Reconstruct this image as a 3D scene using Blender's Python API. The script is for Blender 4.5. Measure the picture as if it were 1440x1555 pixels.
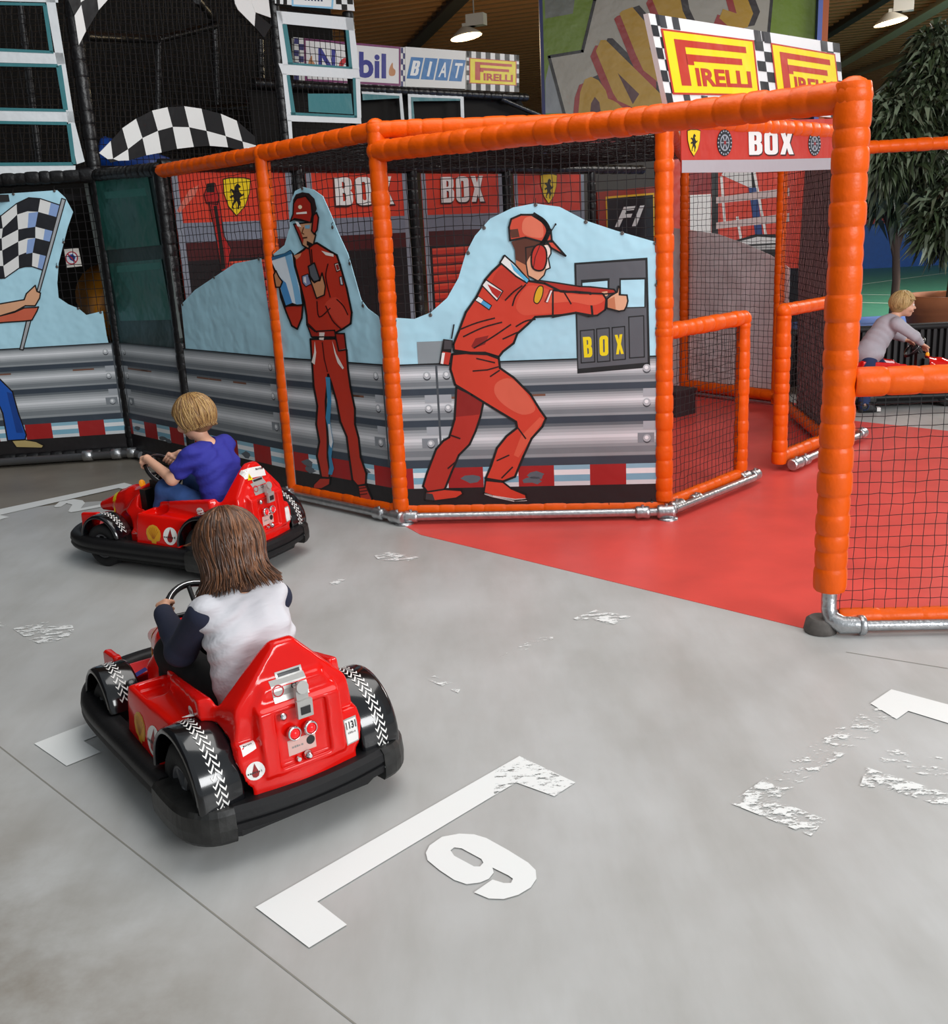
import bpy, bmesh, math, random
import numpy as np
from mathutils import Vector, Matrix
from mathutils.geometry import tessellate_polygon
from mathutils.bvhtree import BVHTree

random.seed(7)
rng = np.random.default_rng(7)
for o in list(bpy.data.objects):
    bpy.data.objects.remove(o)
C = bpy.context.scene.collection
SC = bpy.context.scene

# ---------------------------------------------------------------- camera
F_PX, PITCH, ROLL, CAM_H = 1540.0, 0.2698, -0.0501, 1.6
_fw = Vector((0, math.cos(PITCH), -math.sin(PITCH)))
_u0 = Vector((0, math.sin(PITCH), math.cos(PITCH)))
_r0 = Vector((1, 0, 0))
_ri = _r0 * math.cos(ROLL) + _u0 * math.sin(ROLL)
_up = -_r0 * math.sin(ROLL) + _u0 * math.cos(ROLL)
CAMP = Vector((0, 0, CAM_H))
cd = bpy.data.cameras.new('camera')
cd.sensor_fit = 'HORIZONTAL'; cd.sensor_width = 36.0
cd.lens = F_PX / 1440 * 36
cd.clip_end = 200
cam = bpy.data.objects.new('camera', cd); C.objects.link(cam)
cam.matrix_world = Matrix(((_ri.x, _up.x, -_fw.x, 0), (_ri.y, _up.y, -_fw.y, 0),
                           (_ri.z, _up.z, -_fw.z, CAM_H), (0, 0, 0, 1)))
SC.camera = cam

# ---------------------------------------------------------------- world, lights, exposure
w = bpy.data.worlds.new('hall_daylight'); SC.world = w; w.use_nodes = True
w.node_tree.nodes['Background'].inputs[0].default_value = (0.88, 0.95, 1.0, 1)
w.node_tree.nodes['Background'].inputs[1].default_value = 0.46
def area(name, loc, target, sx, sy, power, col=(1, 1, 1)):
    l = bpy.data.lights.new(name, 'AREA'); l.shape = 'RECTANGLE'; l.size = sx; l.size_y = sy
    l.energy = power; l.color = col
    o = bpy.data.objects.new(name, l); C.objects.link(o); o.location = loc
    o.rotation_euler = (Vector(target) - Vector(loc)).to_track_quat('-Z', 'Y').to_euler()
    return o
area('rooflight_and_fill', (0.8, 4.4, 5.0), (0.8, 4.4, 0), 4.4, 4.2, 170, (1.0, 0.985, 0.96))
area('rooflight_and_fill', (7.0, -4.5, 4.5), (0.6, 5.5, 1.1), 6.0, 3.0, 900, (0.98, 0.99, 1.0))  # unseen frontal light added from behind right to brighten the banners, no rooflight
area('rooflight_and_fill', (11.5, 14.8, 5.6), (11.5, 15.5, 0), 6.0, 5.0, 2400, (1.0, 0.97, 0.92))  # unseen fill light added over the court to brighten the background
SC.view_settings.view_transform = 'Standard'
SC.view_settings.look = 'None'
SC.view_settings.gamma = 1.0
SC.view_settings.use_curve_mapping = False
SC.view_settings.exposure = 0.0

# ---------------------------------------------------------------- geometry of the place
def ray(x, y):
    return _ri * ((x - 720) / F_PX) + _up * ((777.5 - y) / F_PX) + _fw
def on_z(x, y, z=0.0):
    d = ray(x, y); t = (z - CAM_H) / d.z; return CAMP + d * t
def on_y(x, y, Y):
    d = ray(x, y); return CAMP + d * (Y / d.y)
def on_wall(x, y, A, B):
    d = ray(x, y); n = Vector((B[1] - A[1], -(B[0] - A[0])))
    t = (n.x * A[0] + n.y * A[1]) / (n.x * d.x + n.y * d.y)
    return CAMP + d * t

# ---------------------------------------------------------------- materials
def lin(c):
    if isinstance(c, str):
        c = [int(c[i:i + 2], 16) / 255 for i in (0, 2, 4)]
    return tuple(v / 12.92 if v <= .04045 else ((v + .055) / 1.055) ** 2.4 for v in c)
MATS = {}
def mat(name, col, rough=.5, metal=0., bump=0., bscale=40., var=0., vscale=8., coat=0., emit=0., spec=.5, alpha=1., dist=.02, stretch=None):
    if name in MATS: return MATS[name]
    m = bpy.data.materials.new(name); m.use_nodes = True
    nt = m.node_tree; b = nt.nodes['Principled BSDF']; L = nt.links.new
    c = lin(col) + (1,)
    b.inputs['Base Color'].default_value = c
    b.inputs['Roughness'].default_value = rough
    b.inputs['Metallic'].default_value = metal
    b.inputs['Specular IOR Level'].default_value = spec
    if coat: b.inputs['Coat Weight'].default_value = coat; b.inputs['Coat Roughness'].default_value = .06
    if emit:
        b.inputs['Emission Color'].default_value = c; b.inputs['Emission Strength'].default_value = emit
    if alpha < 1: b.inputs['Alpha'].default_value = alpha
    tc = nt.nodes.new('ShaderNodeTexCoord')
    if bump:
        n = nt.nodes.new('ShaderNodeTexNoise'); n.inputs['Scale'].default_value = bscale; n.inputs['Detail'].default_value = 3
        bp = nt.nodes.new('ShaderNodeBump'); bp.inputs['Strength'].default_value = bump; bp.inputs['Distance'].default_value = dist
        if stretch:
            mpg = nt.nodes.new('ShaderNodeMapping'); mpg.inputs['Scale'].default_value = stretch; mpg.inputs['Rotation'].default_value = (.5, 0, 0)
            L(tc.outputs['Object'], mpg.inputs[0]); L(mpg.outputs[0], n.inputs['Vector'])
        else: L(tc.outputs['Object'], n.inputs['Vector'])
        L(n.outputs['Fac'], bp.inputs['Height']); L(bp.outputs['Normal'], b.inputs['Normal'])
    if var:
        n = nt.nodes.new('ShaderNodeTexNoise'); n.inputs['Scale'].default_value = vscale; n.inputs['Detail'].default_value = 4
        mp = nt.nodes.new('ShaderNodeMapRange'); mp.inputs[1].default_value = .3; mp.inputs[2].default_value = .7
        mp.inputs[3].default_value = 1 - var; mp.inputs[4].default_value = 1 + var
        mx = nt.nodes.new('ShaderNodeVectorMath'); mx.operation = 'SCALE'; mx.inputs[0].default_value = c[:3]
        L(tc.outputs['Object'], n.inputs['Vector']); L(n.outputs['Fac'], mp.inputs[0]); L(mp.outputs[0], mx.inputs['Scale'])
        L(mx.outputs[0], b.inputs['Base Color'])
    MATS[name] = m; return m
def flat(col):           # printing ink on vinyl
    return mat('ink_' + col, col, rough=.42, bump=.25, bscale=3.5, dist=.05)

# ---------------------------------------------------------------- mesh builder
class MB:
    def __init__(s): s.v = []; s.f = []; s.m = []; s.sm = []; s.cur = 0; s.smooth = False
    def add(s, vs, fs, mi=None, smooth=None):
        b = len(s.v); s.v += [tuple(p) for p in vs]
        for f in fs:
            s.f.append(tuple(i + b for i in f)); s.m.append(s.cur if mi is None else mi)
            s.sm.append(s.smooth if smooth is None else smooth)
    def box(s, c, d, R=None, mi=None):
        c = Vector(c); vs = []
        for x in (-.5, .5):
            for y in (-.5, .5):
                for z in (-.5, .5):
                    p = Vector((x * d[0], y * d[1], z * d[2]))
                    if R is not None: p = R @ p
                    vs.append(c + p)
        s.add(vs, [(0, 1, 3, 2), (4, 6, 7, 5), (0, 4, 5, 1), (2, 3, 7, 6), (0, 2, 6, 4), (1, 5, 7, 3)], mi, False)
    def tube(s, pts, r, n=8, caps=True, mi=None, closed=False, smooth=True):
        pts = [Vector(p) for p in pts]; N = len(pts)
        rs = r if isinstance(r, (list, tuple)) else [r] * N
        ups = None; rings = []; ref = None
        for i in range(N):
            if closed: t = pts[(i + 1) % N] - pts[i - 1]
            else: t = pts[min(i + 1, N - 1)] - pts[max(i - 1, 0)]
            if t.length < 1e-9: t = Vector((0, 0, 1))
            t.normalize()
            if ref is None: ref = Vector((0, 0, 1)) if abs(t.z) < .9 else Vector((1, 0, 0))
            a = t.cross(ref)
            if a.length < 1e-6: a = t.orthogonal()
            a.normalize(); b = a.cross(t).normalized(); ref = b
            rings.append([pts[i] + (a * math.cos(2 * math.pi * k / n) + b * math.sin(2 * math.pi * k / n)) * rs[i] for k in range(n)])
        vs = [p for ring in rings for p in ring]; fs = []
        for i in range(N if closed else N - 1):
            j = (i + 1) % N
            for k in range(n):
                l = (k + 1) % n; fs.append((i * n + k, i * n + l, j * n + l, j * n + k))
        s.add(vs, fs, mi, smooth)
        if caps and not closed:
            s.add(rings[0], [tuple(range(n))[::-1]], mi, False); s.add(rings[-1], [tuple(range(n))], mi, False)
    def lathe(s, prof, c, axis=(0, 0, 1), n=24, mi=None, smooth=True, caps=True):
        ax = Vector(axis).normalized(); a = ax.orthogonal().normalized(); b = ax.cross(a); c = Vector(c)
        vs = [c + ax * h + (a * math.cos(2 * math.pi * k / n) + b * math.sin(2 * math.pi * k / n)) * r for r, h in prof for k in range(n)]
        fs = []
        for i in range(len(prof) - 1):
            for k in range(n):
                l = (k + 1) % n; fs.append((i * n + k, i * n + l, (i + 1) * n + l, (i + 1) * n + k))
        s.add(vs, fs, mi, smooth)
        if caps:
            s.add(vs[:n], [tuple(range(n))[::-1]], mi, False); s.add(vs[-n:], [tuple(range(n))], mi, False)
    def sphere(s, c, r, n=12, m=8, mi=None, sc=(1, 1, 1)):
        c = Vector(c); vs = []; fs = []
        for i in range(m + 1):
            th = math.pi * i / m
            for k in range(n):
                ph = 2 * math.pi * k / n
                vs.append(c + Vector((math.sin(th) * math.cos(ph) * r * sc[0], math.sin(th) * math.sin(ph) * r * sc[1], math.cos(th) * r * sc[2])))
        for i in range(m):
            for k in range(n):
                l = (k + 1) % n; fs.append((i * n + k, (i + 1) * n + k, (i + 1) * n + l, i * n + l))
        s.add(vs, fs, mi, True)
    def sweep(s, path, prof, closed=False, mi=None, smooth=False):
        """path of (x,y) in plan, profile of (outward, z); outward = right-hand side of travel"""
        N = len(path); M = len(prof); vs = []
        for i in range(N):
            if closed: a, b = path[i - 1], path[(i + 1) % N]
            else: a, b = path[max(i - 1, 0)], path[min(i + 1, N - 1)]
            t = Vector((b[0] - a[0], b[1] - a[1])).normalized(); o = Vector((t.y, -t.x))
            for u, z in prof: vs.append((path[i][0] + o.x * u, path[i][1] + o.y * u, z))
        fs = []
        for i in range(N if closed else N - 1):
            j = (i + 1) % N
            for k in range(M):
                l = (k + 1) % M; fs.append((i * M + k, j * M + k, j * M + l, i * M + l))
        s.add(vs, fs, mi, smooth)
        if not closed:
            s.add(vs[:M], [tuple(range(M))], mi, False); s.add(vs[-M:], [tuple(range(M))[::-1]], mi, False)
    def poly(s, pts, nrm=None, thick=0., mi=None):
        """concave polygon of 3-D points, optionally extruded backwards along nrm"""
        pts = [Vector(p) for p in pts]; tr = tessellate_polygon([pts]); n = len(pts)
        if nrm is not None and tr:
            a, b, c = (pts[i] for i in tr[0])
            if (b - a).cross(c - a).dot(nrm) < 0: tr = [t[::-1] for t in tr]
        s.add(pts, tr, mi, False)
        if thick:
            bk = [p - Vector(nrm) * thick for p in pts]
            s.add(bk, [t[::-1] for t in tr], mi, False)
            s.add(pts + bk, [(i, n + i, n + (i + 1) % n, (i + 1) % n) for i in range(n)], mi, False)
    def build(s, name, mats, parent=None, kind=None, label=None):
        me = bpy.data.meshes.new(name); me.from_pydata(s.v, [], s.f)
        if not isinstance(mats, (list, tuple)): mats = [mats]
        for m in mats: me.materials.append(m)
        me.polygons.foreach_set('material_index', s.m); me.polygons.foreach_set('use_smooth', s.sm); me.update()
        o = bpy.data.objects.new(name, me); C.objects.link(o)
        if parent is not None: o.parent = parent
        if kind: o['kind'] = kind
        if label: o['label'] = label
        return o
def tag(o, label, cat, group=None, kind=None):
    o['label'] = label; o['category'] = cat
    if group: o['group'] = group
    if kind: o['kind'] = kind
    return o
def thing(name, label, cat, loc=(0, 0, 0), rz=0, group=None):
    o = bpy.data.objects.new(name, None); o.empty_display_size = .1; C.objects.link(o)
    o.location = loc; o.rotation_euler = (0, 0, rz); return tag(o, label, cat, group)
def structure(o): o['kind'] = 'structure'; return o
def children(o): return [c for c in C.objects if c.parent == o]
def copy_tree(o, parent=None):
    c = o.copy(); C.objects.link(c); c.parent = parent
    for ch in children(o): copy_tree(ch, c)
    return c

def catmull(pts, closed=True, n=4):
    P = [Vector(p) for p in pts]; N = len(P); out = []
    for i in range(N if closed else N - 1):
        if closed: a, b, c, d = P[i - 1], P[i], P[(i + 1) % N], P[(i + 2) % N]
        else: a, b, c, d = P[max(i - 1, 0)], P[i], P[i + 1], P[min(i + 2, N - 1)]
        for k in range(n):
            t = k / n
            out.append(.5 * ((2 * b) + (c - a) * t + (2 * a - 5 * b + 4 * c - d) * t * t + (3 * b - a - 3 * c + d) * t ** 3))
    if not closed: out.append(P[-1])
    return out

# lettering: outlines of the built-in font, fitted to the unit square
_txt = {}
def _rr(x0, x1, y0, y1, r, n=4):
    out = []
    for cx, cy, a in ((x1 - r, y1 - r / 2, 0), (x0 + r, y1 - r / 2, 90), (x0 + r, y0 + r / 2, 180), (x1 - r, y0 + r / 2, 270)):
        for k in range(n + 1):
            t = math.radians(a + 90 * k / n); out.append((cx + r * math.cos(t), cy + r / 2 * math.sin(t)))
    return out
GLYPH = {'B': [[(0, 0), (.72, 0), (.92, .06), (1, .16), (1, .42), (.93, .5), (.86, .53), (.95, .58), (.98, .66), (.98, .86), (.9, .96), (.74, 1), (0, 1)],
               [(.42, .16), (.56, .17), (.60, .22), (.60, .40), (.56, .45), (.42, .46)], [(.42, .61), (.54, .62), (.58, .66), (.58, .80), (.54, .84), (.42, .85)]],
         'O': [_rr(0, 1, 0, 1, .34), _rr(.40, .60, .17, .83, .1)[::-1]],
         'X': [[(0, 0), (.36, 0), (.5, .28), (.64, 0), (1, 0), (.72, .51), (.98, 1), (.63, 1), (.5, .74), (.37, 1), (.02, 1), (.28, .51)]]}
def letters(body, weight=0., shear=0., spacing=1.):
    key = (body, weight, shear, spacing)
    if key in _txt: return _txt[key]
    if all(ch in GLYPH for ch in body):          # heavy condensed block capitals
        vs = []; fs = []; n = len(body); gap = .05; wd = (1 - gap * (n - 1)) / n
        for i, ch in enumerate(body):
            loops = [[Vector((x, y, 0)) for x, y in l] for l in GLYPH[ch]]; tr = tessellate_polygon(loops); b = len(vs)
            vs += [(i * (wd + gap) + p.x * wd, p.y) for l in loops for p in l]; fs += [tuple(j + b for j in t) for t in tr]
        _txt[key] = (np.array(vs), fs); return _txt[key]
    c = bpy.data.curves.new('lettering', 'FONT'); c.body = body; c.offset = weight; c.shear = shear; c.space_character = spacing
    c.resolution_u = 4; c.fill_mode = 'FRONT'
    o = bpy.data.objects.new('lettering', c); C.objects.link(o)
    dg = bpy.context.evaluated_depsgraph_get(); me = bpy.data.meshes.new_from_object(o.evaluated_get(dg))
    vs = np.array([v.co[:2] for v in me.vertices]); fs = [tuple(p.vertices) for p in me.polygons]
    bpy.data.objects.remove(o); bpy.data.curves.remove(c); bpy.data.meshes.remove(me)
    lo, hi = vs.min(0), vs.max(0); vs = (vs - lo) / (hi - lo)
    _txt[key] = (vs, fs); return _txt[key]

class Print:
    """flat artwork on a vertical sheet, traced in the sheet's own plane"""
    def __init__(s, A, B, off=.006):
        s.A = Vector((A[0], A[1], 0)); s.B = Vector((B[0], B[1], 0)); d = (s.B - s.A).normalized()
        s.d = d; n = Vector((d.y, -d.x, 0))
        if n.dot(CAMP - s.A) < 0: n = -n
        s.n = n; s.off = off; s.mb = MB(); s.mats = []; s.step = .0012
    def P(s, x, y, layer=0): return on_wall(x, y, s.A, s.B) + s.n * (s.off + s.step * layer)
    def S(s, u, z, layer=0): return s.A + s.d * u + Vector((0, 0, z)) + s.n * (s.off + s.step * layer)
    def sz(s, x, y): p = on_wall(x, y, s.A, s.B); return (p - s.A).dot(s.d), p.z
    def mi(s, col):
        m = flat(col) if isinstance(col, str) else col
        if m not in s.mats: s.mats.append(m)
        return s.mats.index(m)
    def poly(s, pts, col, layer=0, smooth=False, line=0, lcol='17100f'):
        if smooth: pts = [(p.x, p.y) for p in catmull([(a, b, 0) for a, b in pts])]
        s.mb.poly([s.P(x, y, layer) for x, y in pts], s.n, 0, s.mi(col))
        if line: s.stroke(list(pts) + [pts[0]], line, lcol, layer + .5)
    def rect(s, u0, u1, z0, z1, col, layer=0):
        s.mb.poly([s.S(u0, z0, layer), s.S(u1, z0, layer), s.S(u1, z1, layer), s.S(u0, z1, layer)], s.n, 0, s.mi(col))
    def stroke(s, pts, w, col='17100f', layer=1, smooth=False):
        if smooth: pts = [(p.x, p.y) for p in catmull([(a, b, 0) for a, b in pts], False)]
        for (a, b), (c, d) in zip(pts[:-1], pts[1:]):
            t = Vector((c - a, d - b))
            if t.length < 1e-6: continue
            t.normalize(); o = Vector((-t.y, t.x)) * w / 2; e = t * w * .3
            s.mb.poly([s.P(a + o.x - e.x, b + o.y - e.y, layer), s.P(a - o.x - e.x, b - o.y - e.y, layer),
                       s.P(c - o.x + e.x, d - o.y + e.y, layer), s.P(c + o.x + e.x, d + o.y + e.y, layer)], s.n, 0, s.mi(col))
    def disc(s, x, y, rx, ry, col, layer=1, n=16):
        s.poly([(x + rx * math.cos(2 * math.pi * k / n), y + ry * math.sin(2 * math.pi * k / n)) for k in range(n)], col, layer)
    def text(s, body, quad, col, layer=2, weight=0., shear=0., spacing=1.):
        """quad: pixel corners bl, br, tr, tl"""
        vs, fs = letters(body, weight, shear, spacing); bl, br, tr, tl = [Vector(q) for q in quad]; out = []
        for u, v in vs:
            p = bl * (1 - u) * (1 - v) + br * u * (1 - v) + tr * u * v + tl * (1 - u) * v
            out.append(s.P(p.x, p.y, layer))
        a, b, c = (out[i] for i in fs[0][:3])
        if (b - a).cross(c - a).dot(s.n) < 0: fs = [f[::-1] for f in fs]
        s.mb.add(out, fs, s.mi(col), False)
    def build(s, name, parent=None, label=None):
        return s.mb.build(name, s.mats, parent, None, label)
def sheet(pr, pts, name, m, parent, thick=.005, smooth=False, kind=None):
    if smooth: pts = [(p.x, p.y) for p in catmull([(a, b, 0) for a, b in pts])]
    mb = MB(); n = pr.n
    mb.poly([pr.P(x, y, 0) - n * .001 for x, y in pts], n, thick); return mb.build(name, m, parent, kind)

# padded tube with tied sections
def padded(name, A, B, r, m, parent, seg=.085, n=12):
    A = Vector(A); B = Vector(B); L = (B - A).length; mb = MB(); mb.smooth = True; t = 0; prof = []
    while t < L - 1e-6:
        s = min(seg * random.uniform(.75, 1.3), L - t)
        if L - t - s < seg * .4: s = L - t
        rr = r * random.uniform(.96, 1.05); e = min(.014, s * .25)
        prof += [(r * .94, t + .0005), (rr * .97, t + e * .5), (rr, t + e * 1.4), (rr * 1.01, t + s * .5), (rr, t + s - e * 1.4), (rr * .97, t + s - e * .5), (r * .94, t + s - .0005)]
        t += s
    mb.lathe(prof, A, B - A, n); return mb.build(name, m, parent)
def pipe(name, pts, r, m, parent, n=12):
    mb = MB(); mb.tube(pts, r, n); return mb.build(name, m, parent)
def net(name, p00, p10, p11, p01, cell, r, m, parent, wob=.0035, sag=None, kind='stuff'):
    """knotted net on a quad"""
    p00, p10, p11, p01 = map(Vector, (p00, p10, p11, p01))
    nu = max(2, int(round(max((p10 - p00).length, (p11 - p01).length) / cell)))
    nv = max(2, int(round(max((p01 - p00).length, (p11 - p10).length) / cell)))
    nrm = (p10 - p00).cross(p01 - p00).normalized()
    g = [[None] * (nv + 1) for _ in range(nu + 1)]
    for i in range(nu + 1):
        for j in range(nv + 1):
            u, v = i / nu, j / nv
            p = p00 * (1 - u) * (1 - v) + p10 * u * (1 - v) + p11 * u * v + p01 * (1 - u) * v
            if 0 < i < nu and 0 < j < nv: p = p + Vector((random.uniform(-1, 1), random.uniform(-1, 1), random.uniform(-1, 1))) * wob
            if sag: p = p + Vector(sag) * math.sin(math.pi * u) * math.sin(math.pi * v)
            g[i][j] = p
    mb = MB()
    st = 1 if (nu * nv < 3500) else 2
    for i in range(nu + 1): mb.tube(g[i][::st] + ([g[i][-1]] if nv % st else []), r, 3, False, smooth=False)
    for j in range(nv + 1):
        row = [g[i][j] for i in range(0, nu + 1, st)]
        if nu % st: row.append(g[nu][j])
        mb.tube(row, r, 3, False, smooth=False)
    return mb.build(name, m, parent, kind)

# ---------------------------------------------------------------- implicit surfaces (smooth bodies)
class SDF:
    def __init__(s, lo, hi, h):
        s.lo = np.array(lo, float); s.h = h
        s.N = np.ceil((np.array(hi) - s.lo) / h).astype(int) + 1
        s.D = np.full(s.N, 0.3, np.float32)
    def _sub(s, lo, hi, pad):
        a = np.maximum(((np.array(lo) - pad - s.lo) / s.h).astype(int), 0)
        b = np.minimum(((np.array(hi) + pad - s.lo) / s.h).astype(int) + 2, s.N)
        if (b <= a).any(): return None, None
        ax = [(s.lo[i] + s.h * np.arange(a[i], b[i])).astype(np.float32) for i in range(3)]
        return (slice(a[0], b[0]), slice(a[1], b[1]), slice(a[2], b[2])), np.meshgrid(*ax, indexing='ij', sparse=True)
    def _op(s, sl, d, k, sub):
        D = s.D[sl]
        if sub: D2 = -D
        else: D2 = D
        h = np.clip(.5 + .5 * (D2 - d) / k, 0, 1)
        if sub:
            # smooth max(D, -d)
            a, b = D, -d; h = np.clip(.5 - .5 * (b - a) / k, 0, 1)
            s.D[sl] = b + (a - b) * h + k * h * (1 - h)
        else:
            s.D[sl] = D + (d - D) * h - k * h * (1 - h)
    def cone(s, a, b, ra, rb, k=.01, sub=False):
        a = np.array(a, float); b = np.array(b, float); R = max(ra, rb)
        sl, G = s._sub(np.minimum(a, b) - R, np.maximum(a, b) + R, k * 2 + .02)
        if sl is None: return
        ba = b - a; L2 = max((ba * ba).sum(), 1e-9)
        px, py, pz = G[0] - a[0], G[1] - a[1], G[2] - a[2]
        t = np.clip((px * ba[0] + py * ba[1] + pz * ba[2]) / L2, 0, 1)
        d = np.sqrt((px - t * ba[0]) ** 2 + (py - t * ba[1]) ** 2 + (pz - t * ba[2]) ** 2) - (ra + (rb - ra) * t)
        s._op(sl, d, k, sub)
    def chain(s, pts, rs, k=.01):
        for i in range(len(pts) - 1): s.cone(pts[i], pts[i + 1], rs[i], rs[i + 1], k)
    def ell(s, c, r, k=.01, R=None, sub=False):
        c = np.array(c, float); r = np.array(r, float); M = r.max()
        sl, G = s._sub(c - M, c + M, k * 2 + .02)
        if sl is None: return
        p = [G[i] - c[i] for i in range(3)]
        if R is not None:
            R = np.array(R); p = [p[0] * R[0, i] + p[1] * R[1, i] + p[2] * R[2, i] for i in range(3)]
        k0 = np.sqrt((p[0] / r[0]) ** 2 + (p[1] / r[1]) ** 2 + (p[2] / r[2]) ** 2)
        k1 = np.sqrt((p[0] / r[0] ** 2) ** 2 + (p[1] / r[1] ** 2) ** 2 + (p[2] / r[2] ** 2) ** 2)
        s._op(sl, k0 * (k0 - 1) / np.maximum(k1, 1e-6), k, sub)
    def ripple(s, amp, kv, qv, ph=0.):
        ax = [(s.lo[i] + s.h * np.arange(s.N[i])).astype(np.float32) for i in range(3)]; G = np.meshgrid(*ax, indexing='ij', sparse=True)
        a = G[0] * kv[0] + G[1] * kv[1] + G[2] * kv[2]; b = G[0] * qv[0] + G[1] * qv[1] + G[2] * qv[2]
        s.D += (amp * np.sin(a + 1.6 * np.sin(b + ph) + ph) * (.6 + .4 * np.sin(.7 * b + 1.3 + ph))).astype(np.float32)
    def hull(s, pts, k=.015, sub=False, rnd=.008):
        bm = bmesh.new()
        for p in pts: bm.verts.new(p)
        bmesh.ops.convex_hull(bm, input=bm.verts[:]); bm.normal_update(); pl = []
        cen = Vector(np.mean(np.array(pts), 0))
        for f in bm.faces:
            n = f.normal.copy(); o = f.calc_center_median()
            if n.dot(o - cen) < 0: n = -n
            if not any((n - q[0]).length < 1e-3 and abs(n.dot(o) - q[1]) < 1e-4 for q in pl): pl.append((n, n.dot(o)))
        bm.free(); P = np.array(pts); sl, G = s._sub(P.min(0), P.max(0), k * 2 + .02)
        if sl is None: return
        d = None
        for n, o in pl:
            e = (G[0] * n.x + G[1] * n.y + G[2] * n.z - o).astype(np.float32)
            if d is None: d = e + 0 * (G[0] + G[1] + G[2])
            else:
                h = np.clip(.5 - .5 * (e - d) / rnd, 0, 1); d = e + (d - e) * h + rnd * h * (1 - h)
        s._op(sl, d, k, sub)
    def mesh(s):
        D = s.D; S = D < 0; nx, ny, nz = D.shape
        off = [(i, j, k) for i in (0, 1) for j in (0, 1) for k in (0, 1)]
        cnt = np.zeros((nx - 1, ny - 1, nz - 1), np.int8)
        for i, j, k in off: cnt += S[i:nx - 1 + i, j:ny - 1 + j, k:nz - 1 + k]
        act = (cnt > 0) & (cnt < 8); I = np.argwhere(act); n = len(I)
        idx = np.full(act.shape, -1, np.int64); idx[act] = np.arange(n)
        vals = {o: D[I[:, 0] + o[0], I[:, 1] + o[1], I[:, 2] + o[2]] for o in off}
        acc = np.zeros((n, 3)); c = np.zeros(n)
        for a in off:
            for ax in range(3):
                if a[ax]: continue
                b = list(a); b[ax] = 1; b = tuple(b)
                va, vb = vals[a], vals[b]; m = (va < 0) != (vb < 0)
                t = np.where(m, va / np.where(m, va - vb, 1), 0)
                p = np.tile(np.array(a, float), (n, 1)); p[:, ax] = t
                acc[m] += p[m]; c[m] += 1
        V = s.lo + (I + acc / c[:, None]) * s.h; faces = []
        for ax in range(3):
            o1, o2 = [(1, 2), (2, 0), (0, 1)][ax]
            sl0 = [slice(None)] * 3; sl1 = [slice(None)] * 3; sl0[ax] = slice(0, -1); sl1[ax] = slice(1, None)
            A = S[tuple(sl0)]; B = S[tuple(sl1)]; E = np.argwhere(A != B)
            E = E[(E[:, o1] > 0) & (E[:, o2] > 0) & (E[:, o1] < D.shape[o1] - 1) & (E[:, o2] < D.shape[o2] - 1)]
            def cell(d1, d2):
                q = E.copy(); q[:, o1] -= d1; q[:, o2] -= d2; return idx[q[:, 0], q[:, 1], q[:, 2]]
            Q = np.stack([cell(1, 1), cell(0, 1), cell(0, 0), cell(1, 0)], 1)
            inside = A[E[:, 0], E[:, 1], E[:, 2]]
            Q[~inside] = Q[~inside][:, ::-1]; faces.append(Q)
        Fc = np.concatenate(faces); Fc = Fc[(Fc >= 0).all(1)]
        return V, Fc
def sdf_obj(name, S, m, parent=None, relax=2, label=None):
    V, Fq = S.mesh()
    for _ in range(relax):      # light relaxation
        acc = np.zeros_like(V); c = np.zeros(len(V))
        for a, b in ((0, 1), (1, 2), (2, 3), (3, 0)):
            np.add.at(acc, Fq[:, a], V[Fq[:, b]]); np.add.at(acc, Fq[:, b], V[Fq[:, a]])
            np.add.at(c, Fq[:, a], 1); np.add.at(c, Fq[:, b], 1)
        V = .5 * V + .5 * acc / np.maximum(c, 1)[:, None]
    me = bpy.data.meshes.new(name); nf = len(Fq)
    me.vertices.add(len(V)); me.vertices.foreach_set('co', V.astype(np.float32).ravel())
    me.loops.add(nf * 4); me.loops.foreach_set('vertex_index', Fq.astype(np.int32).ravel())
    me.polygons.add(nf); me.polygons.foreach_set('loop_start', np.arange(0, nf * 4, 4, dtype=np.int32))
    me.polygons.foreach_set('use_smooth', np.ones(nf, bool))
    me.materials.append(m); me.update(calc_edges=True); me.validate()
    o = bpy.data.objects.new(name, me); C.objects.link(o)
    if parent is not None: o.parent = parent
    if label: o['label'] = label
    return o
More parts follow.
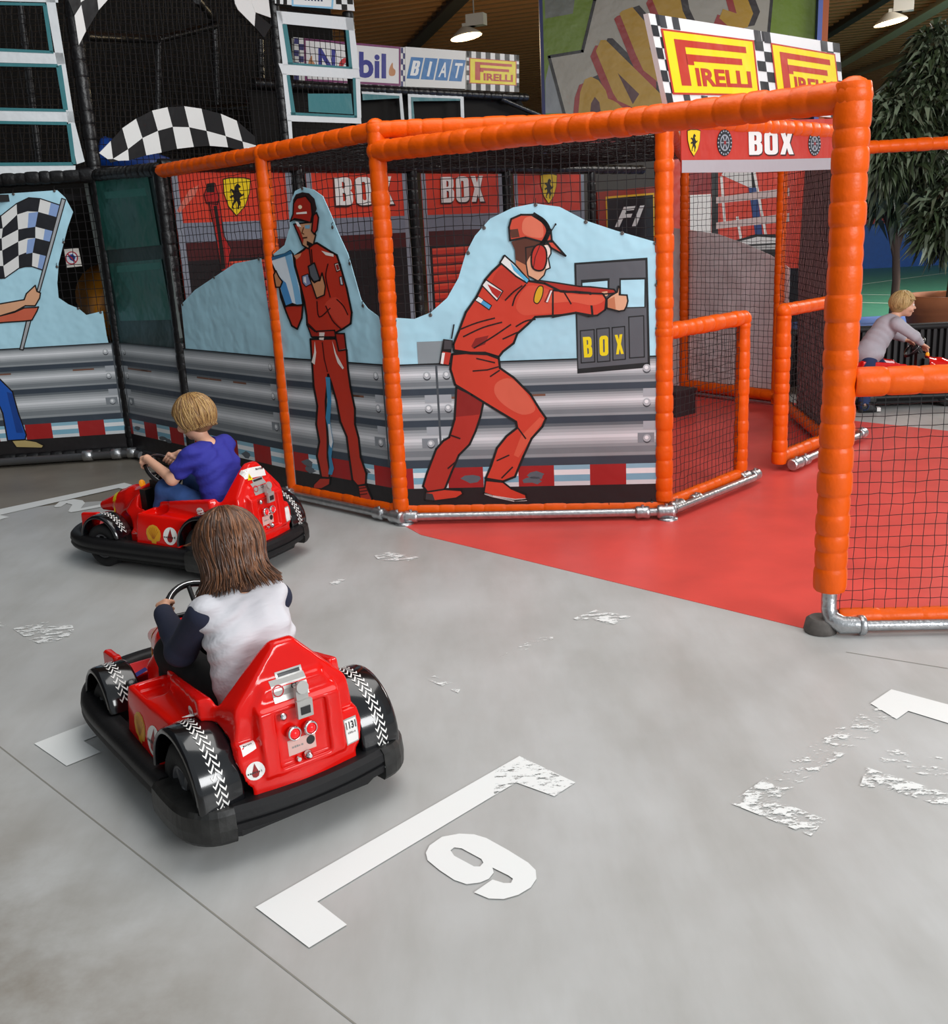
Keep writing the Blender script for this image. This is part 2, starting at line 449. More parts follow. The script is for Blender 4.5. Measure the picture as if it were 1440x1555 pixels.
# ================================================================ STRUCTURE
def floor_material():
    m = bpy.data.materials.new('floor_vinyl'); m.use_nodes = True; nt = m.node_tree; L = nt.links.new
    b = nt.nodes['Principled BSDF']; tc = nt.nodes.new('ShaderNodeTexCoord')
    def noise(sc, det, rough=.5, stretch=None):
        n = nt.nodes.new('ShaderNodeTexNoise'); n.inputs['Scale'].default_value = sc; n.inputs['Detail'].default_value = det
        n.inputs['Roughness'].default_value = rough
        if stretch:
            mp = nt.nodes.new('ShaderNodeMapping'); mp.inputs['Scale'].default_value = stretch; mp.inputs['Rotation'].default_value = (0, 0, .78)
            L(tc.outputs['Object'], mp.inputs[0]); L(mp.outputs[0], n.inputs['Vector'])
        else: L(tc.outputs['Object'], n.inputs['Vector'])
        return n
    n1 = noise(1.1, 5, .55); r1 = nt.nodes.new('ShaderNodeValToRGB')
    r1.color_ramp.elements[0].position = .32; r1.color_ramp.elements[0].color = lin('aeaeab') + (1,)
    r1.color_ramp.elements[1].position = .68; r1.color_ramp.elements[1].color = lin('c3c4c3') + (1,)
    L(n1.outputs['Fac'], r1.inputs[0])
    n2 = noise(5, 6, .6, (1, .25, 1)); r2 = nt.nodes.new('ShaderNodeValToRGB')
    r2.color_ramp.elements[0].position = .35; r2.color_ramp.elements[0].color = (.86, .85, .83, 1)
    r2.color_ramp.elements[1].position = .6; r2.color_ramp.elements[1].color = (1, 1, 1, 1)
    L(n2.outputs['Fac'], r2.inputs[0])
    mx = nt.nodes.new('ShaderNodeMix'); mx.data_type = 'RGBA'; mx.blend_type = 'MULTIPLY'; mx.inputs[0].default_value = .8
    L(r1.outputs[0], mx.inputs[6]); L(r2.outputs[0], mx.inputs[7])
    # dirt trodden in along the outer edge of the track
    dp = nt.nodes.new('ShaderNodeVectorMath'); dp.operation = 'DOT_PRODUCT'; dp.inputs[1].default_value = (-.707, -.707, 0); L(tc.outputs['Object'], dp.inputs[0])
    mr2 = nt.nodes.new('ShaderNodeMapRange'); mr2.inputs[1].default_value = -1.15; mr2.inputs[2].default_value = -.35; L(dp.outputs['Value'], mr2.inputs[0])
    n4 = noise(3.2, 6, .65); mr3 = nt.nodes.new('ShaderNodeMapRange'); mr3.inputs[1].default_value = .36; mr3.inputs[2].default_value = .62; mr3.inputs[3].default_value = .25; L(n4.outputs['Fac'], mr3.inputs[0])
    mm = nt.nodes.new('ShaderNodeMath'); mm.operation = 'MULTIPLY'; L(mr2.outputs[0], mm.inputs[0]); L(mr3.outputs[0], mm.inputs[1])
    mx2 = nt.nodes.new('ShaderNodeMix'); mx2.data_type = 'RGBA'; mx2.inputs[7].default_value = lin('776b5a') + (1,)
    L(mm.outputs[0], mx2.inputs[0]); L(mx.outputs[2], mx2.inputs[6]); L(mx2.outputs[2], b.inputs['Base Color'])
    n3 = noise(9, 4); mr = nt.nodes.new('ShaderNodeMapRange'); mr.inputs[3].default_value = .30; mr.inputs[4].default_value = .5
    L(n3.outputs['Fac'], mr.inputs[0]); L(mr.outputs[0], b.inputs['Roughness'])
    return m
def concrete_material():
    m = mat('floor_concrete', '827b70', .5, var=.16, vscale=2.2); return m  # tone darkened to put the shade of the tower corner into the colour
FLOOR = MB(); FLOOR.add([(-9, -3, 0), (26, -3, 0), (26, 44, 0), (-9, 44, 0)], [(0, 1, 2, 3)])
floor = structure(FLOOR.build('floor', concrete_material()))
floor['label'] = 'worn brownish grey hall floor'
def slab(name, pts, z, m, parent=floor, label=None):
    mb = MB(); mb.poly([Vector((x, y, z)) for x, y in pts], Vector((0, 0, 1)), z - .0002)
    o = mb.build(name, m, parent); structure(o)
    if label: o['label'] = label
    return o
g = lambda x, y: on_z(x, y)[:2]
# grey vinyl driving surface
slab('track_surface', [(-5.1, -1.5), (6.5, -1.5), (6.5, 9.3), (1.2, 9.3), (-.6, 6.2), (-1.6, 6.6), (-2.6, 6.5), (-4.0, 6.2), (-5.1, 6.2)], .002, floor_material(), label='smooth light grey vinyl driving surface')
RED_V = mat('floor_red_vinyl', 'de5048', .36, var=.10, vscale=3.0)
slab('pit_lane_floor', [(-.30, 5.36), (1.33, 3.745), (4.2, 3.62), (4.4, 6.4), (3.545, 7.37), (3.06, 7.91), (2.9, 8.8), (2.25, 10.2), (1.1, 9.3), (-.5, 5.75)], .004, RED_V, label='red vinyl pit lane floor')
slab('court_border', [(3.2, 10.3), (26, 10.3), (26, on_z(1320, 481).y), (3.2, on_z(1320, 481).y)], .003, mat('court_blue', '5f7ab8', .45, var=.08), label='pale blue border of the sports court')
yc = on_z(1320, 481).y
slab('court_floor', [(3.2, yc), (26, yc), (26, 31), (3.2, 31)], .003, mat('court_green', '4b8a72', .4, var=.08), label='green sports court floor')
for a, b in (((1300, 433), (1440, 414)), ((1300, 447), (1440, 449)), ((1300, 459), (1440, 463))):
    p, q = on_z(*a, .005), on_z(*b, .005); t = (q - p).normalized(); o = Vector((-t.y, t.x, 0)) * .03
    mb = MB(); mb.poly([p - o - t * 3, q - o + t * 6, q + o + t * 6, p + o - t * 3], Vector((0, 0, 1))); mb.build('court_line', mat('court_white', 'cfd8d0', .5), floor)
# seam between the vinyl and the bare floor
p, q = on_z(-60, 1087, .003), on_z(555, 1567, .003); t = (q - p).normalized(); o = Vector((-t.y, t.x, 0)) * .0022
mb = MB(); mb.poly([p - o, q - o, q + o, p + o], Vector((0, 0, 1))); mb.build('floor_seam', mat('seam_dirt', '8a877f', .7), floor)
p, q = on_z(1285, 990, .003), on_z(1440, 1015, .003)
t = (q - p).normalized(); o = Vector((-t.y, t.x, 0)) * .002
mb = MB(); mb.poly([p - o, q - o, q + o, p + o], Vector((0, 0, 1))); mb.build('floor_seam', mat('seam_dirt', '8a877f', .7), floor)

def paint_material(name, wear, scale):
    m = bpy.data.materials.new(name); m.use_nodes = True; nt = m.node_tree; L = nt.links.new; b = nt.nodes['Principled BSDF']
    b.inputs['Base Color'].default_value = lin('eef0ee') + (1,); b.inputs['Roughness'].default_value = .45
    tc = nt.nodes.new('ShaderNodeTexCoord'); n = nt.nodes.new('ShaderNodeTexNoise'); n.inputs['Scale'].default_value = scale
    n.inputs['Detail'].default_value = 8; n.inputs['Roughness'].default_value = .75
    r = nt.nodes.new('ShaderNodeValToRGB'); r.color_ramp.elements[0].position = wear - .02; r.color_ramp.elements[1].position = wear + .03
    mp = nt.nodes.new('ShaderNodeMapping'); mp.inputs['Scale'].default_value = (1, 2.2, 1); mp.inputs['Rotation'].default_value = (0, 0, -.5)
    L(tc.outputs['Object'], mp.inputs[0]); L(mp.outputs[0], n.inputs['Vector']); L(n.outputs['Fac'], r.inputs[0]); L(r.outputs[0], b.inputs['Alpha'])
    return m
PAINT = paint_material('white_floor_paint', .24, 18)
WORN = paint_material('worn_floor_paint', .50, 16)
VWORN = paint_material('scuffed_floor_paint', .565, 14)
def mark(name, label, loops, m=PAINT, z=.0055):
    lp = [[on_z(x, y, z) for x, y in l] for l in loops]
    allp = [p for l in lp for p in l]; tr = tessellate_polygon(lp); mb = MB()
    a, b, c = (allp[i] for i in tr[0])
    if (b - a).cross(c - a).z < 0: tr = [t[::-1] for t in tr]
    mb.add(allp, tr); return mb.build(name, m, floor, None, label)
def zz(pts, ox, oy, s): return [(ox + x / s, oy + y / s) for x, y in pts]
mark('grid_bracket', 'white painted grid bracket in front of the number 9', [[(388, 1377.5), (752, 1169), (750, 1208), (482, 1369), (527, 1404), (469.5, 1439)]])
mark('grid_bracket', 'scuffed far end of the bracket by the number 9', [[(752, 1169), (789, 1148), (874, 1188), (842, 1209), (784, 1188), (750, 1208)]], paint_material('rubbed_floor_paint', .43, 20))
nine = zz([(765, 440), (780, 410), (830, 375), (900, 362), (960, 365), (1010, 380), (1100, 430), (1180, 480), (1210, 510), (1213, 545), (1190, 580), (1140, 610), (1080, 627), (1020, 625), (960, 600), (1035, 548), (1080, 562), (1110, 562), (1118, 545), (1100, 532), (1035, 500), (1040, 520), (1020, 545), (985, 560), (930, 567), (880, 550), (820, 510), (772, 470)], 360, 1130, 2.667)
hole = zz([(865, 430), (880, 418), (910, 422), (990, 465), (998, 480), (985, 495), (960, 495), (880, 452)], 360, 1130, 2.667)
mark('grid_number', 'white painted number 9 on the grey floor', [nine, hole])
mark('grid_bracket', 'white painted bracket end poking out from under the foreground kart', [[(52, 1129), (137, 1096), (230, 1060), (240, 1080), (127, 1125), (153, 1142), (101, 1163)]])
mark('grid_bracket', 'white painted grid bracket at the left edge by the number 2', [[(-40, 782), (0, 773), (189, 733), (210, 738.6), (197, 745), (180, 741), (0, 782), (14, 785), (-4, 790), (-40, 792)]])
mark('grid_number', 'white painted number 2 ahead of the far kart', [zz([(213, 178), (235, 160), (290, 150), (325, 155), (335, 165), (318, 186), (400, 170), (402, 180), (310, 197), (280, 202), (268, 198), (285, 172), (262, 166), (240, 180), (218, 182)], 0, 700, 2.593)])
mark('grid_number', 'worn white number 5 on the floor between the karts', [zz([(50, 660), (170, 635), (195, 630), (180, 642), (160, 655), (240, 645), (285, 645), (292, 665), (270, 690), (200, 715), (160, 720), (110, 702), (165, 690), (185, 678), (150, 678), (100, 694)], 0, 700, 2.593)], WORN)
mark('paint_remnant', 'worn paint remnant at the left frame edge', [zz([(-20, 640), (20, 628), (55, 634), (20, 652), (-20, 662)], 0, 700, 2.593)], VWORN)
mark('paint_remnant', 'worn white paint patch below the leaning mechanic banner', [[(568, 843), (592, 838), (636, 846), (620, 852), (575, 850)]], WORN)
mark('paint_remnant', 'tiny white paint scrap on the grey floor', [[(500, 885), (512, 880), (526, 879), (514, 886), (503, 889)]], WORN)
mark('paint_remnant', 'thin white scraped paint streak', [[(757, 998), (800, 976), (838, 962), (850, 965), (812, 982), (768, 999)]], VWORN)
mark('paint_remnant', 'worn rectangular white paint patch', [[(870, 939), (905, 926), (958, 936), (930, 949), (900, 940), (880, 942)]], WORN)
mark('paint_remnant', 'faint paint scrap beside the near kart', [[(645, 1030), (660, 1026), (702, 1042), (696, 1052)]], VWORN)
mark('grid_bracket', 'white painted corner of the right hand bracket', [[(1322, 1068), (1354, 1046.6), (1445, 1071), (1470, 1078), (1470, 1106), (1440, 1098), (1379.6, 1079.5), (1362, 1092)]])
mark('grid_bracket', 'scuffed middle of the right hand bracket', [[(1163, 1181), (1322, 1068), (1362, 1092), (1225, 1183), (1190, 1206)]], VWORN)
mark('grid_bracket', 'worn near end of the right hand bracket', [[(1108, 1219), (1163, 1181), (1190, 1206), (1180, 1215), (1254, 1244), (1232, 1269)]], WORN)
mark('grid_number', 'scuffed stroke of the worn number by the right hand bracket', [zz([(880, 1140), (920, 1030), (1010, 1060), (1200, 1120), (1420, 1190), (1440, 1290), (1200, 1205), (1000, 1150)], 1080, 900, 3.889)], WORN)
mark('grid_number', 'scuffed upper stroke of the worn number by the right hand bracket', [zz([(985, 985), (1060, 915), (1170, 885), (1150, 930), (1420, 985), (1440, 1110), (1190, 1060)], 1080, 900, 3.889)], VWORN)

# ---- hall envelope
CEIL_M = mat('roof_sheet', '96683a', .6, var=.1, vscale=1.0)
CZ = 5.7
ceil = MB(); ceil.add([(-14, 7.2, CZ), (28, 7.2, CZ), (28, 44, CZ), (-14, 44, CZ)], [(3, 2, 1, 0)])
ceiling = structure(ceil.build('ceiling', CEIL_M)); ceiling['label'] = 'dark ribbed sheet roof of the hall'
rib = MB(); d = Vector((.94, -.34, 0)); o = Vector((.34, .94, 0))
for i in range(-14, 95):
    c = Vector((-6, 13, CZ - .03)) + o * (i * .38)
    rib.box(c + d * 8, (44, .13, .06), Matrix(((d.x, o.x, 0), (d.y, o.y, 0), (0, 0, 1))))
rib.build('roof_rib', mat('roof_rib', 'a8794a', .6), ceiling, 'stuff')
for p1, p2, wd, col in (((560, 140), (700, 0), .28, '3f382f'), ((1255, 112), (1440, 4), .32, 'b8a888'), ((1290, 118), (1445, 62), .25, 'a08f70'), ((1262, 52), (1345, 0), .2, '37312a')):
    a, b = on_z(*p1, CZ - .2), on_z(*p2, CZ - .2); t = (b - a).normalized(); a = a - t * 1.5; b = b + t * 4
    mb = MB(); s_ = Vector((-t.y, t.x, 0)); L_ = (b - a).length
    R_ = Matrix(((t.x, s_.x, 0), (t.y, s_.y, 0), (0, 0, 1)))
    for zc, th, ww in ((0, .03, wd), (.16, .29, .05), (.3, .03, wd)): mb.box((a + b) / 2 + Vector((0, 0, zc)), (L_, ww, th), R_)
    mb.build('roof_beam', mat('beam_' + col, col, .6), ceiling)
mb = MB(); mb.box((7, 42, CZ / 2), (44, .2, CZ)); bw = structure(mb.build('wall_back', mat('far_wall', '8a7d68', .8, var=.1, vscale=.6))); bw['label'] = 'far back wall of the hall'
mb = MB(); mb.box((-13.9, 26, CZ / 2), (.2, 34, CZ)); lw = structure(mb.build('wall_left', mat('dark_wall', '2b2826', .8))); lw['label'] = 'dark left wall of the hall'

mb = MB(); mb.box((-5.25, 2.6, 2.85), (.2, 10, 5.7)); lw2 = structure(mb.build('wall_light_blocker', mat('dark_wall', '2b2826', .8))); lw2['label'] = 'unseen dark wall added to block light from the left'  # out of view, added to block ambient light and darken the left side
# ---- comic mural wall
pr = Print((on_y(826, 100, 16).x, 16), (on_y(1246, 100, 16).x, 16), .012)
A0, B0 = pr.A, pr.B; mb = MB()
mb.box(((A0.x + B0.x) / 2, 16.06, 3.0), (B0.x - A0.x, .12, 6.0))
mural = tag(mb.build('mural_wall', mat('mural_base', '4a4640', .6)), 'tall wall panel with a comic burst mural in yellow letters', 'mural')
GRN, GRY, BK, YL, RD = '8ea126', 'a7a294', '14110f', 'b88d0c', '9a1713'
Z7 = lambda pts: zz(pts, 820, 0, 7.2)
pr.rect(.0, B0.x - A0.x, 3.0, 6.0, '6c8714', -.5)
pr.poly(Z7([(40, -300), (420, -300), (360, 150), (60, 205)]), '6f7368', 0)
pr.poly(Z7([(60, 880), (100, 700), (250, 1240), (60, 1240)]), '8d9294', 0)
white = [(600, 0), (460, 570), (100, 630), (260, 1230), (300, 1500), (2700, 1500), (2720, 400), (2480, 560), (2560, -300), (660, -300)]
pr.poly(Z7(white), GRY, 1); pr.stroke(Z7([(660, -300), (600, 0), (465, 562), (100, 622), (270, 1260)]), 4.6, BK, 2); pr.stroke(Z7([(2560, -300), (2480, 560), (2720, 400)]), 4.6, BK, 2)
# letters B A N G, each as shadow, red side and yellow face
def L3(face, dx, holes=()):
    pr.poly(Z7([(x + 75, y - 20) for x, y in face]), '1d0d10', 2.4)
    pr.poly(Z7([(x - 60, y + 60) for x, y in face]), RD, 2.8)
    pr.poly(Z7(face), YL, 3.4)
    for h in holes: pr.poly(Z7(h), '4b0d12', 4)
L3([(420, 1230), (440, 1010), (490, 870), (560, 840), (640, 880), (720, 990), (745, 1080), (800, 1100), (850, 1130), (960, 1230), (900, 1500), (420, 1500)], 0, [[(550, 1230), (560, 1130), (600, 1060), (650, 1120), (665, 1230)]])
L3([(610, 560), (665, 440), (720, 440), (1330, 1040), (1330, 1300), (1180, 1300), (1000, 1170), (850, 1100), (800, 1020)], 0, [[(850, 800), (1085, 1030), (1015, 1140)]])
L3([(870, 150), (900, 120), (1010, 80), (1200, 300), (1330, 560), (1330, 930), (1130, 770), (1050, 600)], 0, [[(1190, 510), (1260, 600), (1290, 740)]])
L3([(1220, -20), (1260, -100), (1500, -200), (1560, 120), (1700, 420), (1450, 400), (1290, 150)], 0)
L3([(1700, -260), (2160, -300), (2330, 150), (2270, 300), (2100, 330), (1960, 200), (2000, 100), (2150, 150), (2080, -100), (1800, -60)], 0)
pr.build('mural_print', mural)
for xa, ya, xb, yb, cc in ((821, 826, 0, 0, '28306a'), (1240, 1247, 0, 0, '5468b0'), (1247, 1256, 0, 0, 'a8501c')):
    x0, x1 = on_y(xa, 80, 15.9).x, on_y(ya, 80, 15.9).x; mb = MB(); mb.box(((x0 + x1) / 2, 15.95, 3), (x1 - x0, .12, 6)); mb.build('wall_edge_strip', mat('strip_' + cc, cc, .5), mural)

# ---- pendant lamps
def pendant(x, y, Y, label):
    p = on_y(x, y, Y); t = thing('pendant_lamp', label, 'lamp', p, -.4, 'hall pendant lamps')
    mb = MB(); mb.box((.10, 0, .10), (.30, .16, .17)); mb.box((-.02, 0, .04), (.2, .14, .05)); mb.build('ballast_box', mat('lamp_white', 'd8d2c2', .5), t)
    mb = MB(); mb.lathe([(.07, .02), (.10, 0), (.24, -.10), (.26, -.13), (.25, -.13)], (-.10, 0, .0), (-.15, 0, 1), 20, caps=False); mb.build('shade', mat('lamp_shade', 'cfc6b4', .4), t)
    mb = MB(); mb.lathe([(.02, -.118), (.235, -.12), (.235, -.121), (.02, -.125)], (-.10, 0, 0), (-.15, 0, 1), 20); mb.build('lamp_glass', mat('lamp_glow', 'ffd9a0', .4, emit=9), t)
    mb = MB(); mb.tube([(.06, 0, .18), (.06, 0, CZ - p.z - .02)], .012, 6); mb.build('cable', mat('cable_white', 'a8a294', .6), t)
    l = bpy.data.lights.new('lamp_light', 'POINT'); l.energy = 90; l.color = (1, .8, .5); l.shadow_soft_size = .12
    lo = bpy.data.objects.new('lamp_light', l); C.objects.link(lo); lo.parent = t; lo.location = (-.1, 0, -.3)
pendant(715, 42, 17.5, 'lit pendant lamp hanging above the small blue and yellow signs')
pendant(1362, 20, 17.5, 'lit pendant lamp hanging above the big leafy tree')
# ================================================================ PIT BOX FRAME (orange padded tubes)
ORANGE = mat('orange_vinyl', 'e85a02', .38, bump=.3, bscale=26, var=.06, vscale=14, spec=.3, dist=.010)
BLACKP = mat('black_vinyl', '111012', .38, bump=.5, bscale=25, dist=.012)
STEEL = mat('galvanised_steel', 'b9bbbd', .32, metal=.9, bump=.15, bscale=60, var=.15, vscale=30)
NETM = mat('black_net', '151214', .8)
P0, P1, P2, P3 = (-1.142, 6.327), (-.414, 5.656), (1.065, 5.481), (1.378, 3.734)
GP, QP, RP = (1.655, 6.08), (1.999, 6.418), (2.488, 6.919)
B1, B2 = (2.055, 9.6), (2.669, 8.719)
CLP, L0P, BP = (-2.674, 7.933), (-3.708, 7.836), (-2.0, 7.226)
E1 = Vector((.705, .709)); WD = (BP[0] + E1.x * 5, BP[1] + E1.y * 5)
V3 = lambda p, z: Vector((p[0], p[1], z))
frame = thing('pit_box_frame', 'big orange padded tube frame of the pit box with black nets', 'play frame', V3(P1, 0))
FR = Vector(frame.location)
def at_frame(o):
    o.location = o.location - FR; return o
def fpad(name, A, B, r, seg=.085): return at_frame(padded(name, A, B, r, ORANGE, frame, seg))
def fpipe(name, pts, r=.024): return at_frame(pipe(name, pts, r, STEEL, frame))
R_ = .05
ps = [('post', P0, .07, 2.12, .047), ('post', P1, .07, 2.17, .05), ('post', P2, .10, 2.1, .05), ('post', P3, .18, 2.03, .062), ('post', GP, .1, 1.0, .042), ('post', QP, .05, 1.0, .048), ('post', RP, .05, 2.1, .045), ('post', B1, .03, 2.15, .043), ('post', B2, .03, 2.15, .043)]
for n_, p_, z0, z1, r_ in ps: fpad(n_, V3(p_, z0), V3(p_, z1), r_, .078)
rails = [(V3(BP, 2.09), V3(P0, 2.10), .045), (V3(P0, 2.10), V3(P1, 2.13), .047), (V3(P1, 2.135), V3(P2, 2.1), .046),
         (V3(P1, 2.03), V3(P3, 1.985), .055), (V3(P2, 2.1), V3(RP, 2.1), .05), (V3(RP, 2.1), V3(B2, 2.12), .045), (V3(B2, 2.12), V3(B1, 2.12), .043), (V3(P2, 2.1), V3(B1, 2.12), .043),
         (V3(P2, 1.03), V3(GP, 1.03), .045), (V3(QP, 1.03), V3(RP, 1.03), .043),
         (V3(P0, .07), V3(P1, .075), .04), (V3(P1, .075), V3(P2, .065), .036), (V3(P2, .075), V3(GP, .08), .036), (V3(QP, .09), V3((2.76, 7.22), .09), .045),
         (V3(B1, .10), V3(B2, .10), .05), (V3(RP, .08), V3(B2, .09), .045)]
for A, B, r_ in rails: fpad('rail', A, B, r_, .1)
PE = (2.45, 3.66)
fpad('rail', V3((P3[0] + .05, P3[1]), .993), V3(PE, .993), .053, .13)
fpad('rail', V3((P3[0] + .04, P3[1]), .062), V3(PE, .062), .035, .16)
fpad('post', V3(PE, .1), V3(PE, 1.0), .055)
# rounded elbows where padded tubes meet
for p_, z_, r_ in ((P0, 2.1, .052), (P1, 2.14, .054), (P1, 2.03, .057), (P3, 1.985, .066), (P2, 2.08, .052), (GP, 1.025, .048), (QP, 1.025, .05), (RP, 2.1, .05), (P2, 1.03, .053)):
    mb = MB(); mb.sphere(V3(p_, z_), r_, 14, 10); at_frame(mb.build('elbow_pad', ORANGE, frame))
# steel floor pipes, clamps and feet
def off(a, b, dist):
    t = Vector((b[0] - a[0], b[1] - a[1])).normalized(); n = Vector((t.y, -t.x)); 
    if n.dot(Vector((-a[0], -a[1]))) < 0: n = -n
    return n * dist
n4 = off(P0, P1, .06); n5 = off(P1, P2, .06); n6 = Vector((.05, -.05))
fpipe('floor_pipe', [V3((P0[0] + n4.x - .05, P0[1] + n4.y + .05), .045), V3((P1[0] + n4.x, P1[1] + n4.y), .045)])
fpipe('floor_pipe', [V3((P1[0] + n5.x - .03, P1[1] + n5.y), .045), V3((P2[0] + n5.x + .06, P2[1] + n5.y), .045)])
fpipe('floor_pipe', [V3((P2[0] + n6.x, P2[1] + n6.y), .055), V3((GP[0] + n6.x + .03, GP[1] + n6.y + .03), .055)])
fpipe('floor_pipe', [V3((QP[0] + .08, QP[1] - .05), .05), V3((2.85, 7.2), .05)])
fpipe('floor_pipe', [V3((P3[0] + .02, P3[1] - .05), .045), V3((PE[0], PE[1] - .05), .04)], .021)
fpipe('floor_pipe', [V3(B1, .03), V3(B2, .03)], .02)
def clamp(c, d, r=.034, L=.07):
    d = Vector(d).normalized(); mb = MB(); c = Vector(c)
    mb.lathe([(r * .8, -L / 2 - .006), (r, -L / 2), (r * 1.05, -L / 2 + .012), (r * .95, 0), (r * 1.05, L / 2 - .012), (r, L / 2), (r * .8, L / 2 + .006)], c, d, 14)
    mb.lathe([(.009, 0), (.009, r * 1.25)], c, (0, 0, 1), 8); at_frame(mb.build('pipe_clamp', STEEL, frame))
d4 = (P1[0] - P0[0], P1[1] - P0[1], 0); d5 = (P2[0] - P1[0], P2[1] - P1[1], 0); d6 = (1, 1, 0)
q1 = V3((P1[0] + n5.x, P1[1] + n5.y), .045); q2 = V3((P2[0] + n5.x, P2[1] + n5.y), .047)
clamp(q1 + Vector((-.02, 0, 0)), d4, .036, .09); clamp(q1 + Vector((.06, -.005, 0)), d5); clamp(q1 + Vector((-.13, .1, 0)), d4); clamp(q2 + Vector((-.12, .012, 0)), d5); clamp(q2 + Vector((.01, .0, 0)), d5, .038, .09)
clamp(q2 + Vector((.08, .06, .01)), d6, .037, .1); clamp(q2 + Vector((.22, .20, .012)), d6, .03); clamp(V3((GP[0] + .02, GP[1] - .02), .06), d6, .036, .08); clamp(V3((GP[0] + .1, GP[1] + .03), .06), d6, .034, .06)
clamp(V3((QP[0] + .1, QP[1] - .03), .05), d6, .038, .1); clamp(V3((QP[0] + .19, QP[1] + .06), .05), d6, .034, .06); clamp(V3((2.83, 7.18), .06), d6, .036, .07)
clamp(V3((P0[0] + n4.x, P0[1] + n4.y), .05), d4, .036, .08)
# elbow fitting and rubber foot under the front post
mb = MB(); mb.tube([V3(P3, .2), V3(P3, .1), V3((P3[0] + .005, P3[1] - .02), .065), V3((P3[0] + .04, P3[1] - .045), .047), V3((P3[0] + .11, P3[1] - .053), .046)], [.03, .03, .036, .036, .033], 14)
mb.lathe([(.036, 0), (.04, .005), (.04, .02), (.036, .025)], V3((P3[0] + .1, P3[1] - .053), .046), (1, 0, 0), 14); at_frame(mb.build('elbow_fitting', STEEL, frame))
mb = MB(); mb.lathe([(.062, 0), (.066, .01), (.058, .05), (.045, .06)], V3((P3[0] - .025, P3[1] + .01), .003), (0, 0, 1), 18); at_frame(mb.build('foot', mat('grey_rubber', '55504c', .7, var=.2, vscale=40), frame))
for p_ in (q1, q2):
    mb = MB(); mb.lathe([(.055, 0), (.055, .008), (.03, .014)], (p_.x + .02, p_.y, .004), (0, 0, 1), 16); at_frame(mb.build('foot_plate', STEEL, frame))
# nets
def fnet(*a, **k): return at_frame(net('net', *a, NETM, frame, **k))
fnet(V3(BP, .9), V3(P0, .9), V3(P0, 2.05), V3(BP, 2.05), .048, .0022)
fnet(V3(P0, .9), V3(P1, .9), V3(P1, 2.07), V3(P0, 2.05), .048, .0022)
fnet(V3(P1, .9), V3(P2, .9), V3(P2, 2.06), V3(P1, 2.07), .048, .0022)
fnet(V3(P2, .1), V3(GP, .1), V3(GP, .99), V3(P2, .99), .042, .0018)
fnet(V3(QP, .1), V3(RP, .1), V3(RP, .99), V3(QP, .99), .042, .0018)
fnet(V3(RP, 1.0), V3(B2, 1.0), V3(B2, 2.1), V3(RP, 2.1), .045, .0022, sag=(.05, .02, 0))
fnet(V3(RP, .1), V3(B2, .1), V3(B2, 1.0), V3(RP, 1.0), .045, .0022)
fnet(V3(B2, .1), V3(B1, .1), V3(B1, 2.1), V3(B2, 2.1), .05, .0022)
fnet(V3(P3, .09), V3(PE, .09), V3(PE, .95), V3(P3, .95), .043, .0016, wob=.003)
WT = lambda s, z: Vector((BP[0] + E1.x * s, BP[1] + E1.y * s, z))
fnet(V3(BP, 2.12), V3(P1, 2.12), WT(4.2, 2.14) + Vector((.6, -.7, 0)), WT(4.2, 2.14), .05, .0026, wob=.008)
fnet(V3(P1, 2.12), V3(P2, 2.1), V3(B1, 2.14), WT(4.2, 2.14), .05, .0026, wob=.008)

